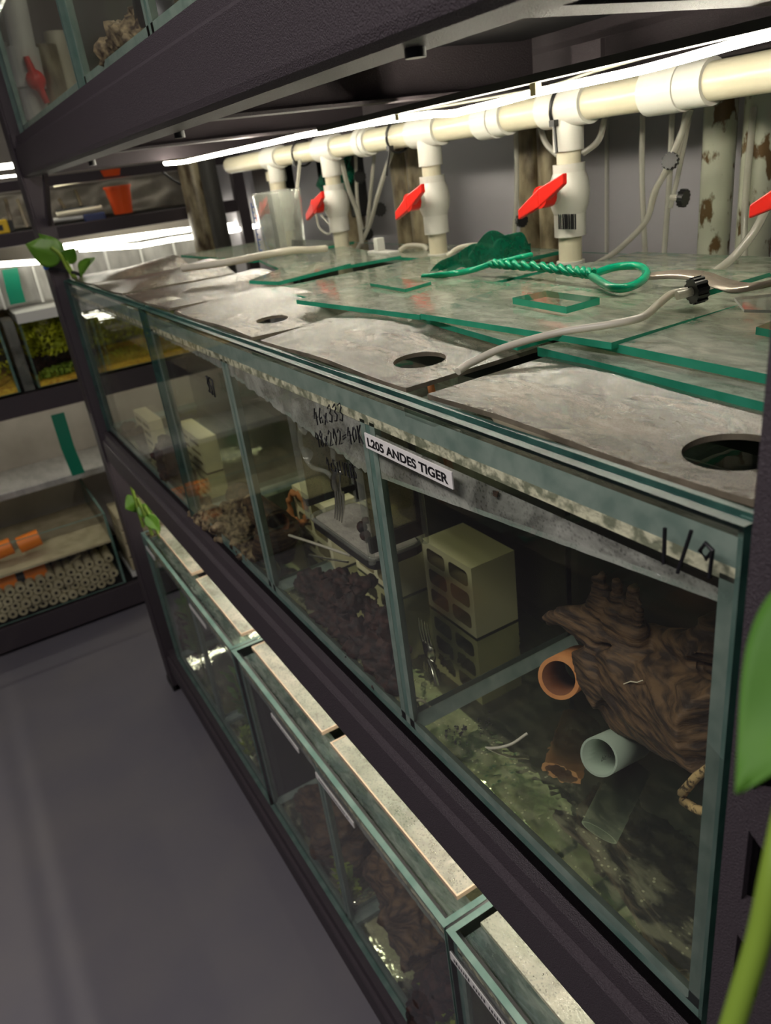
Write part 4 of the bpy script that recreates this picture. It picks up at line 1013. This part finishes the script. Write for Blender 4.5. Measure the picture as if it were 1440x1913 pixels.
def sprig(label, base, h, n, mat='plantdark', spread=.12, seed=1, lw=.012, name='water_plant', big=1.0):
    rnd = random.Random(seed); t_ = thing(name, base, label, 'plant', 'water plants'); B = Vector(base); st = MB(); lf = MB()
    for i in range(n):
        a_ = rnd.uniform(0, 6.28); tip = B+Vector((math.cos(a_)*spread*rnd.random(), math.sin(a_)*spread*.4*rnd.random(), h*rnd.uniform(.6, 1)))
        st.tube([B, (B+tip)/2+Vector((.01, 0, .02)), tip], [.004, .003, .002], 5)
        for k in range(9):
            u_ = .15+.85*k/9; p = B+(tip-B)*u_; an = rnd.uniform(0, 6.28); L_ = .05*rnd.uniform(.6, 1.3)*big
            d_ = Vector((math.cos(an), math.sin(an)*.6, .5)).normalized(); w_ = d_.cross(Vector((0, 0, 1))).normalized()*lw
            lf.add([p, p+d_*L_*.5+w_, p+d_*L_, p+d_*L_*.5-w_], [(0, 1, 2, 3)])
    st.build('stems', M['stem'], t_); lf.build('leaves', M[mat], t_)
    return t_
sprig('green leafy stems in the far bottom aquarium by the end post', (-4.35, .12, -2.775), .85, 9, seed=3, lw=.022, big=1.9)
sprig('dark green stems in the far bottom aquarium right of its divider', (-3.30, .12, -2.775), .70, 9, seed=4, lw=.022, big=1.9)
sprig('bright grassy clump at the floor of the far bottom aquarium', (-3.2, .06, -2.775), .22, 8, 'grass', .1, 5)
sprig('pale green moss strands in the middle bottom aquarium', (-1.95, .07, -2.775), .30, 12, 'grass', .14, 6)
sprig('light green needle moss in the nearest bottom aquarium', (-1.15, .08, -2.775), .35, 16, 'grass', .12, 7)
for k, (px, py) in enumerate(((455, 1300), (560, 1500), (690, 1790))):
    p = Vector(low(px, py, .10)); 
    tag(MB().box(-3.68+k*1.78, -3.60+k*1.78, .04, .35, -2.79, -2.76).build('glass_ledge', M['silicone']), 'pale glass ledge across the floor of a bottom aquarium, %s' % ('far one', 'middle one', 'near one')[k], 'glass ledge', 'floor ledges of the bottom row')

# ------------------------------------------------------------------ upper row contents, as seen through the glass
upw = thing('sponge_filter', (-2.30, .30, .845), 'black sponge filter standing in the upper aquarium right of the gap', 'filter')
MB().tube([(-2.32, .20, .85), (-2.32, .20, .90), (-2.32, .2, 1.0), (-2.32, .2, 1.04)], [.10, .11, .10, .05], 18).build('sponge', M['black'], upw)
MB().cyl((-2.32, .2, 1.04), (-2.32, .2, 1.6), .02, 12).build('lift_tube', M['clearplastic'], upw)
tag(organic('tangled_roots', [([(-2.75, .10, .87), (-2.55, .10, .90), (-2.4, .10, .88), (-2.25, .08, .87)], [.03, .07, .06, .03]), ([(-2.6, .15, .9), (-2.5, .2, 1.0), (-2.35, .2, 1.0)], [.04, .06, .04])], M['wood_moss'], voxel=.014, amp=.05, freq=20, seed=8), 'matted brown roots on the floor of the upper aquarium', 'roots')
tag(MB().tube([(-2.05, .2, .85), (-2.05, .2, 1.3)], .06, 14).build('mottled_tube', M['tube_brown']), 'brown stained tube in the upper aquarium beside its divider', 'tube')
for k, (x, y) in enumerate(((-2.7, .35), (-2.42, .36), (-2.2, .4), (-1.6, .3), (-1.3, .35))):
    tag(MB().tube([(x, y, .86), (x+.01, y, 1.75)], .018, 10).build('plant_stem', M['plantdark']), 'green upright stem in the upper aquarium, %s from the black gap' % ('first', 'second', 'third', 'fourth', 'fifth')[k], 'stem', 'green stems in the upper row')
sprig('green sprig in the upper aquarium left of the black gap', (aty(62, 110, .3)[0], .3, .84), .45, 8, 'plantdark', .10, 9, .014)
def X(px, py, x=-5.35): return atx(px, py, x)
def thru(y): return y
pA = thing('drain_pipe', X(30, 240, -5.3), 'white drain pipe with red valve seen through the upper far aquarium', 'pipe')
MB().cyl(X(72, 225, -5.4), X(25, 0, -5.4), .075, 20).build('pipe', M['fitting'], pA)
MB().cyl(X(58, 165, -5.4), X(42, 90, -5.4), .095, 20).build('valve_body', M['fitting'], pA)
cc = Vector(X(67, 150, -5.28))
MB().tube([cc+Vector((0, -.02, .13)), cc+Vector((0, 0, 0)), cc+Vector((0, .03, -.13))], [.018, .030, .018], 10).ball(cc, .06, 12, sq=(.5, 1, 1)).build('valve_handle', M['red'], pA)
tag(MB().cyl(X(112, 210, -5.6), X(80, 85, -5.6), .085, 20).build('mottled_tube', M['tube_brown']), 'brown mottled tube behind the upper far aquarium', 'tube')
tag(MB().cyl(X(138, 205, -5.7), X(100, 60, -5.7), .07, 20).build('pale_tube', M['pvc']), 'pale tube behind the upper far aquarium, right of the mottled one', 'tube')
tag(MB().cyl(X(22, 230, -5.7), X(-5, 80, -5.7), .06, 20).build('pale_tube', M['fitting']), 'white tube behind the upper far aquarium next to the rack post', 'tube')

# ------------------------------------------------------------------ pothos plants
def leaf_mesh(mb, base, tip, wdir, width, droop=.1, n=12, fold=.25):
    B, T_ = Vector(base), Vector(tip); d_ = T_-B; L_ = d_.length; w = Vector(wdir); w = (w-d_.normalized()*w.dot(d_.normalized())).normalized(); nr = d_.cross(w).normalized()
    def P(u, v):
        s_ = (math.sin(math.pi*min(1, u**.62))**.9)*(1-.15*u) if u < 1 else 0
        q = 2*v-1
        back = -.10*L_*max(0, 1-u*5)*abs(q)
        return tuple(B+d_*u+d_.normalized()*back+w*q*width*s_+nr*(abs(q)*fold*width*s_-droop*L_*u*u+.01*L_*math.sin(u*9+q*3)))
    mb.grid(n, 10, P)
pl = thing('pothos_cutting', aty(155, 520, .05), 'green trailing cutting tied to the far post above the aquarium corner', 'plant')
for k, (b_, t_, w_, wd) in enumerate(((atx(112, 478, -4.70), atx(45, 456, -4.66), (0, .2, 1), .095), (atx(116, 472, -4.72), atx(70, 436, -4.70), (0, .4, .6), .050), (atx(124, 490, -4.72), atx(138, 462, -4.70), (0, 1, .3), .060), (atx(172, 484, -4.66), atx(148, 514, -4.62), (0, .8, .5), .085))):
    mb = MB(); leaf_mesh(mb, b_, t_, w_, wd); mb.build('leaf', M['leaf'], pl, solidify=.002)
MB().tube([tuple(p) for p in catmull([atx(95, 462, -4.69), atx(112, 475, -4.69), atx(124, 498, -4.70), atx(138, 518, -4.70), atx(152, 530, -4.68), atx(166, 540, -4.6)], 5)], .010, 8).build('stem', M['stem'], pl)
MB().tube([tuple(p) for p in catmull([atx(124, 488, -4.7), atx(134, 505, -4.7), atx(146, 525, -4.66)], 5)], .007, 8).build('stem', M['stem'], pl)
tag(MB().tube([tuple(p) for p in catmull([atx(84, 499, -4.78), atx(110, 504, -4.76), atx(135, 509, -4.70), atx(152, 514, -4.66)], 6)], .012, 8).build('twist_tie', M['black']), 'black twist tie around the far post by the cutting', 'tie')
tag(MB().ball(atx(86, 499, -4.76), .018, 10).build('tie_end', M['bluemark']), 'small blue tip of the tie on the far post', 'tie end')
pl = thing('pothos_cutting', aty(290, 985, .15), 'small green cutting growing out of the far end of the bottom row', 'plant')
for b_, t_, w_, wd in ((atx(255, 938, -4.6), atx(233, 950, -4.6), (0, .3, 1), .075), (atx(262, 945, -4.58), atx(284, 972, -4.55), (0, 1, .4), .05), (atx(275, 965, -4.5), atx(300, 992, -4.45), (0, 1, .4), .05)):
    mb = MB(); leaf_mesh(mb, b_, t_, w_, wd); mb.build('leaf', M['leaf'], pl, solidify=.002)
for q in ([atx(246, 910, -4.62), atx(256, 945, -4.6), atx(268, 985, -4.55)], [atx(256, 930, -4.6), atx(272, 965, -4.55), atx(285, 1000, -4.5)], [atx(270, 945, -4.55), atx(286, 975, -4.5), atx(300, 1005, -4.45)]):
    MB().tube([tuple(p) for p in catmull(q, 5)], .011, 8).build('stem', M['stem'], pl)
# the near plant climbing by the camera-side post
def C(px, py, t):     # a point on the pixel's sight line, t tank heights from the camera
    r = R @ np.array([px-CX, py-CY, F]); r = r/np.linalg.norm(r); return tuple(CAM+r*t)
np_ = thing('pothos_vine', (.12, -.10, -.9), 'blurred green leaf and stem hanging in front of the near post', 'plant')
mb = MB(); leaf_mesh(mb, C(1640, 1060, .62), C(1376, 1482, .60), (.9, .4, .2), .050, droop=.0, n=24, fold=.2); mb.build('leaf', M['leaf_near'], np_, solidify=.002)
MB().tube([tuple(p) for p in catmull([C(1470, 1500, .64), C(1445, 1620, .64), C(1418, 1750, .66), C(1385, 1860, .68), C(1355, 1960, .70)], 8)], .0085, 10).build('stem', M['stem'], np_)

tag(MB().add([aty(921, 916, .018), aty(931, 919, .018), aty(929, 929, .018), aty(922, 926, .018)], [(0, 1, 2, 3)]).build('brown_flake', M['wood'], solidify=.003), 'tiny brown flake stuck to the fogged front glass right of the name strip', 'flake')
tag(MB().tube([(-1.0, .26, -.35), (-.985, .22, -.16), (-.975, .20, -.03)], [.010, .012, .008], 8).build('brown_twig', M['terra']), 'brown twig standing under the round hole of the second front cover', 'twig')

# ------------------------------------------------------------------ second rack across the end of the aisle
LX = -6.36
lr = thing('steel_rack', (LX-.7, -.5, FLOOR), 'second black steel rack standing across the far end of the aisle', 'rack')
for z0, z1, in ((.175, .275), (.565, .635), (-1.125, -.955), (-3.16, -2.93)):
    MB().box(LX-.06, LX, -3.2, 1.9, z0, z1).build('beam', M['steel'], lr, bevel=.006)
    MB().box(LX-1.45, LX-.06, -3.2, 1.9, z1-.03, z1-.01).build('shelf_board', M['board'], lr)
for y in (-3.2, 1.82): 
    for x in (LX-.06, LX-1.45): MB().box(x, x+.08, y, y+.10, FLOOR, 2.9).build('post', M['steel'], lr)
MB().box(LX-.06, LX, -3.2, 1.9, 1.9, 2.05).build('beam', M['steel'], lr)
for px, py in ((320, 330),): pass
# cables and braces beneath
tag(MB().tube([tuple(p) for p in catmull([atx(300, 318, LX-.1), atx(318, 332, LX-.12), atx(345, 348, LX-.12), atx(362, 352, LX-.12)], 6)], .010, 6).build('drooping_cable', M['black']), 'thin dark cable drooping under the far rack', 'cable')
bk = LX-1.3
tag(MB().grid(60, 10, lambda u, v: (bk+.02*math.sin(31*u+5*v)+.015*math.sin(57*u-9*v), -3.1+4.9*u, .27+.30*v)).build('foil_sheet', M['foil'], solidify=.01), 'crinkled silvery insulation behind the top shelf of the far rack', 'insulation')
tag(MB().box(bk+.02, bk+.03, -3.1, 1.8, -2.92, -1.13).build('back_board', M['bench']), 'beige board behind the lowest level of the far rack', 'board')
tag(MB().box(bk+.02, bk+.03, -3.1, 1.8, -.94, .16).build('back_board', M['bench']), 'beige board behind the middle level of the far rack', 'board')
tag(MB().grid(90, 10, lambda u, v: (LX-.35+.03*math.sin(60*u+2*v)+.02*math.sin(23*u), -2.8+4.5*u, -.30+.36*v)).build('plastic_drape', M['curtain'], solidify=.004), 'wrinkled clear plastic drape over the tanks of the far rack', 'drape')
for k, y in enumerate((-.25, .05, .35, .65, .95, 1.25)):
    a_ = atx(0, 0, LX)
    tag(MB().box(LX-.30, LX-.285, y, y+.02, -.30, .05).build('drape_rib', M['whiteframe']), 'white upright rib of the drape on the far rack, %s from the left' % ('first', 'second', 'third', 'fourth', 'fifth', 'sixth')[k], 'rib', 'drape ribs on the far rack')
# light strips
led('long bright strip along the beam of the far rack, left of the post', [atx(-40, 500, LX-.05), atx(0, 494, LX-.05), atx(60, 490, LX-.05), atx(125, 484, LX-.05)], 'ledback', .020, group='far rack lights')
led('long bright strip under the far rack beam, right of the post', [atx(148, 466, LX-.05), atx(200, 463, LX-.05), atx(260, 459, LX-.05), atx(320, 448, LX-.05), atx(400, 437, LX-.05), atx(500, 418, LX-.05)], 'ledback', .018, group='far rack lights')
led('wide glare strip tucked behind the far rack beam', [atx(120, 462, LX-.6), atx(220, 448, LX-.6), atx(340, 432, LX-.6), atx(480, 418, LX-.6)], 'ledback', .030, group='far rack lights')
led('warm strip high in the far rack next to the rack post', [atx(-40, 315, LX-.2), atx(0, 312, LX-.2), atx(26, 309, LX-.2)], 'ledback', .020, group='far rack lights')
led('second warm strip high in the far rack beneath the first', [atx(-40, 335, LX-.2), atx(0, 331, LX-.2), atx(30, 328, LX-.2)], 'ledback', .008, group='far rack lights')
led('added hidden strip lighting the lowest level of the far rack', [(LX-.5, -2.8, -1.20), (LX-.5, 0, -1.20), (LX-.5, 1.7, -1.20)], 'ledback', .016, group='far rack lights')  # added out of sight to brighten the lowest level
led('added hidden strip lighting the top shelf of the far rack', [(LX-.09, -2.8, .588), (LX-.09, 0, .588), (LX-.09, 1.7, .588)], 'ledback', .012, group='far rack lights')  # added behind the beam, unseen, to brighten the foil
# things on its top shelf
zt = .275
cup = thing('orange_cup', (LX-.10, .83, zt), 'orange plastic cup standing on the far rack beam', 'cup')
c_ = Vector(atx(231, 399, LX-.08))
MB().tube([c_, c_+Vector((0, 0, .21))], [.075, .105], 24).tube([c_+Vector((0, 0, .195)), c_+Vector((0, 0, .215))], .110, 24).build('body', M['orange'], cup)
c_ = Vector(atx(204, 330, LX-.10))
tag(MB().tube([c_, c_+Vector((0, 0, .05))], [.12, .13], 24).build('orange_dish', M['orange']), 'orange dish on the shelf above the orange cup', 'dish')
c_ = Vector(atx(5, 425, LX-.05))
tm = thing('tape_measure', c_, 'yellow and black tape measure lying on the far rack beam', 'tape measure')
MB().box(c_.x-.04, c_.x+.02, c_.y-.07, c_.y+.045, c_.z-.045, c_.z+.055).build('case', M['yellow'], tm, bevel=.01)
MB().box(c_.x+.015, c_.x+.025, c_.y-.06, c_.y-.0, c_.z-.02, c_.z+.02).box(c_.x-.04, c_.x+.02, c_.y+.045, c_.y+.08, c_.z-.035, c_.z+.045).build('grip', M['black'], tm)
for k, (p, q, r_, m_, l_) in enumerate((((105, 402), (190, 388), .022, 'pvc', 'pale pipe lying on the far rack shelf, upper of two'), ((98, 412), (160, 405), .016, 'whiteframe', 'pale pipe lying on the far rack shelf, lower of two'),
    ((105, 395), (185, 384), .010, 'black', 'thin black rod on top of the pale pipes'), ((100, 348), (185, 332), .012, 'pvc', 'pale rod above the silvery insulation'))):
    tag(MB().cyl(atx(*p, LX-.15), atx(*q, LX-.15), r_, 12).build('pipe_length', M[m_]), l_, 'pipe', 'loose pipes on the far rack')
c_ = Vector(atx(178, 405, LX-.1)); tag(MB().box(c_.x-.03, c_.x+.03, c_.y-.09, c_.y+.08, c_.z-.03, c_.z+.03).build('blue_tool', M['blue'], bevel=.01), 'dark blue tool lying on the far rack beam', 'tool')
for k, (p, q) in enumerate((((32, 372), (52, 425)), ((10, 372), (22, 420)), ((110, 372), (125, 395)), ((140, 355), (152, 385)))):
    tag(MB().tube([atx(*p, LX-.5), atx(*q, LX-.45)], .016, 6).build('bare_branch', M['tube_brown']), 'bare brown branch before the silvery insulation, %s from the left' % ('second', 'first', 'third', 'fourth')[k], 'branch', 'branches on the far rack')
# planted tank
def far_tank(label, y0, y1, z0, z1, mat=True, d=1.2):
    t_ = thing('aquarium', (LX-.6, (y0+y1)/2, z0), label, 'aquarium', 'tanks on the far rack')
    g = [M['glass'], M['edge']]
    MB().box(LX-.03, LX-.01, y0, y1, z0, z1, 0, 1).build('front_pane', g, t_)
    MB().box(LX-d, LX-d+.02, y0, y1, z0, z1, 0, 1).build('back_pane', g, t_)
    MB().box(LX-d+.02, LX-.03, y0, y0+.02, z0, z1, 0, 1).build('end_pane', g, t_)
    MB().box(LX-d+.02, LX-.03, y1-.02, y1, z0, z1, 0, 1).build('end_pane', g, t_)
    return t_
def ylr(px, py, dx=0): return atx(px, py, LX+dx)
p1 = ylr(70, 800); 
yA = ylr(45, 640)[1]
yB = 1.2
ft = far_tank('bright planted aquarium with yellow green moss seen left of the far post', yA, yB, -.93, -.33)
MB().box(LX-1.2, LX-.005, yA, yB, -.40, -.32).build('lid_rim', M['whiteframe'], ft)
ft2 = far_tank('planted aquarium cut by the left edge of the photo', -2.0, yA-.14, -.93, -.33)
MB().box(LX-1.2, LX-.005, -2.0, yA-.14, -.40, -.32).build('lid_rim', M['whiteframe'], ft2)
tag(MB().box(LX-.3, LX+.0, yA-.11, yA-.03, -.93, -.36).build('acrylic_spacer', M['clearplastic']), 'clear grey plastic upright between the two planted tanks', 'spacer')
def clump(label, y0, y1, z0, z1, mat, seed, n=1400, s=.035, x0=LX-.5, x1=LX-.10, stuff='moss'):
    rnd = random.Random(seed); mb = MB()
    for i in range(n):
        p = Vector((rnd.uniform(x0, x1), rnd.uniform(y0, y1), z0+(z1-z0)*(rnd.random()**.8)))
        if noise.noise(p*4.5)+.25*(p.z-z0)/(z1-z0) < -.02: continue
        a = Vector((rnd.uniform(-1, 1), rnd.uniform(-1, 1), rnd.uniform(-1, 1))).normalized()*s*rnd.uniform(.5, 1.2); b = a.orthogonal().normalized()*s*.45
        mb.add([p-a, p+b, p+a, p-b], [(0, 1, 2, 3)])
    return tag(mb.build(stuff, M[mat]), label, 'plants', kind='stuff')
clump('bright yellow green moss filling the planted aquarium', yA+.02, yB-.05, -.72, -.40, 'moss', 3, 3600)
clump('green low plants on the floor of the planted aquarium', yA+.02, yB-.05, -.91, -.84, 'grass', 4, 1400)
clump('yellow green moss in the aquarium cut by the left edge', -2.0, yA-.16, -.85, -.40, 'moss', 5, 1500)
tag(MB().box(LX-1.1, LX-.04, yA+.02, yB-.02, -.93, -.895).build('gravel_bed', M['gravel']), 'orange gravel bed of the planted aquarium', 'gravel', kind='stuff')
tag(MB().box(LX-1.1, LX-.04, -2.0, yA-.16, -.93, -.885).build('gravel_bed', M['gravel']), 'orange gravel bed of the aquarium at the left edge', 'gravel', kind='stuff')
tag(organic('dark_stone', [([(LX-.45, yA+.05, -.9), (LX-.5, yA+.25, -.72), (LX-.5, yA+.6, -.80)], [.10, .14, .10])], M['wood_dark'], voxel=.02, amp=.05, freq=6, seed=2), 'dark stone under the moss of the planted aquarium', 'stone')
# green straps
def strap(label, pts, w=.055, dx=.01):
    P = [Vector(ylr(*p, dx)) for p in pts]; mb = MB()
    vs = []
    for p in P: vs += [p+Vector((0, -w, 0)), p+Vector((0, w, 0))]
    mb.add(vs, [(2*i, 2*i+1, 2*i+3, 2*i+2) for i in range(len(P)-1)])
    tag(mb.build('green_strap', M['strap'], solidify=.006), label, 'strap', 'green straps on the far rack')
strap('short green strap above the planted tanks at the left edge', [(18, 502), (26, 540), (34, 567)], .060, -.2)
strap('long green strap hanging below the far rack shelf', [(107, 773), (126, 835), (147, 886)], .055, -.10)
# lowest level: glass tank with clay tubes and orange bottles
yC = ylr(200, 1100)[1]
bt = far_tank('open glass tank holding clay tubes and orange bottles on the lowest far shelf', -2.2, .0, -2.90, -2.17)
MB().box(LX-1.19, LX-.02, -2.18, -.02, -2.46, -2.44).build('inner_shelf', M['claytube'], bt)
tag(MB().box(LX-1.2, LX-.5, -2.6, 1.2, -1.95, -1.88).build('white_tray', M['curtain'], bevel=.01), 'dusty white tray above the open glass tank', 'tray')
cl = None
names = ['bottom', 'second', 'third', 'top']
cnt = 0; rnd = random.Random(4)
proto = None
for row in range(4):
    for k in range(13):
        y = -1.18+k*.088+(.044 if row % 2 else 0); z = -2.86+row*.075
        if y > -.06: continue
        ln = .26 if row < 3 else .34
        if proto is None:
            proto = thing('clay_tube', (LX-.12, y, z), 'x', 'clay tube', 'pale clay tubes piled in the open glass tank')
            MB().cyl((LX-.32, y, z), (LX-.06, y, z), .042, 12).build('tube_body', M['claytube'], proto)
            MB().cyl((LX-.062, y, z), (LX-.055, y, z), .015, 10).build('bore', M['clayhole'], proto)
            p0 = Vector((y, z, 0)); t_ = proto
        else: t_ = copy_thing(proto, (rnd.uniform(-.03, .02), y-p0.x, z-p0.y), None)
        t_['label'] = 'pale clay tube in the %s layer of the pile, %d%s from its left end' % (names[row], k+1, {1: 'st', 2: 'nd', 3: 'rd'}.get(k+1 if k < 10 else 0, 'th'))
for k, (px, py) in enumerate(((15, 1085), (67, 1068))):
    c_ = Vector(ylr(px, py, -.25)); t_ = thing('orange_bottle', c_, ('orange and black bottle lying at the left edge in the glass tank', 'orange and black bottle lying above the clay tubes')[k], 'bottle')
    MB().cyl(c_+Vector((0, -.10, 0)), c_+Vector((0, .09, 0)), .105, 24).build('label_band', M['orange2'], t_)
    MB().cyl(c_+Vector((0, -.17, 0)), c_+Vector((0, -.10, 0)), .107, 24).build('black_band', M['black'], t_)
    c2 = c_+Vector((-.02, .03, .29))
    tag(MB().cyl(c2+Vector((0, -.09, 0)), c2+Vector((0, .10, .02)), .075, 20).build('orange_float', M['orange2']), ('orange float on the inner shelf at the left edge', 'orange float on the inner shelf near the strap')[k], 'float')
for k in range(3):
    p, q = ((0, 1065), (140, 1020)) if k == 0 else (((82, 1082), (158, 1062)) if k == 1 else ((115, 1070), (150, 1035)))
    tag(MB().cyl(ylr(*p, -.2), ylr(*q, -.2), .020, 10).build('pale_stick', M['claytube']), ('long pale stick below the orange floats', 'pale stick resting on the clay tubes', 'pale stick leaning at the end of the glass tank')[k], 'stick')
for k in range(4):
    z = -2.86+k*.145; y0 = .10
    t_ = thing('clay_block', (LX-.3, .45, z), 'flat clay block with round holes, %s in the stack beside the glass tank' % ('lowest', 'second from below', 'third from below', 'topmost')[k], 'clay block', 'stacked clay blocks')
    MB().box(LX-.6, LX-.12, y0, y0+1.0, z, z+.125).build('body', M['claytube'], t_, bevel=.008)
    mb = MB()
    for j in range(5): mb.pipe((LX-.125, y0+.10+j*.12, z+.062), (LX-.10, y0+.10+j*.12, z+.062), .036, .018, 14)
    mb.build('hole_rings', [M['claytube'], M['clayhole']], t_)
tag(MB().box(LX-.7, LX-.1, .08, 1.15, -2.92, -2.875).build('white_pallet', M['whiteframe']), 'white slab under the stack of clay blocks', 'slab')
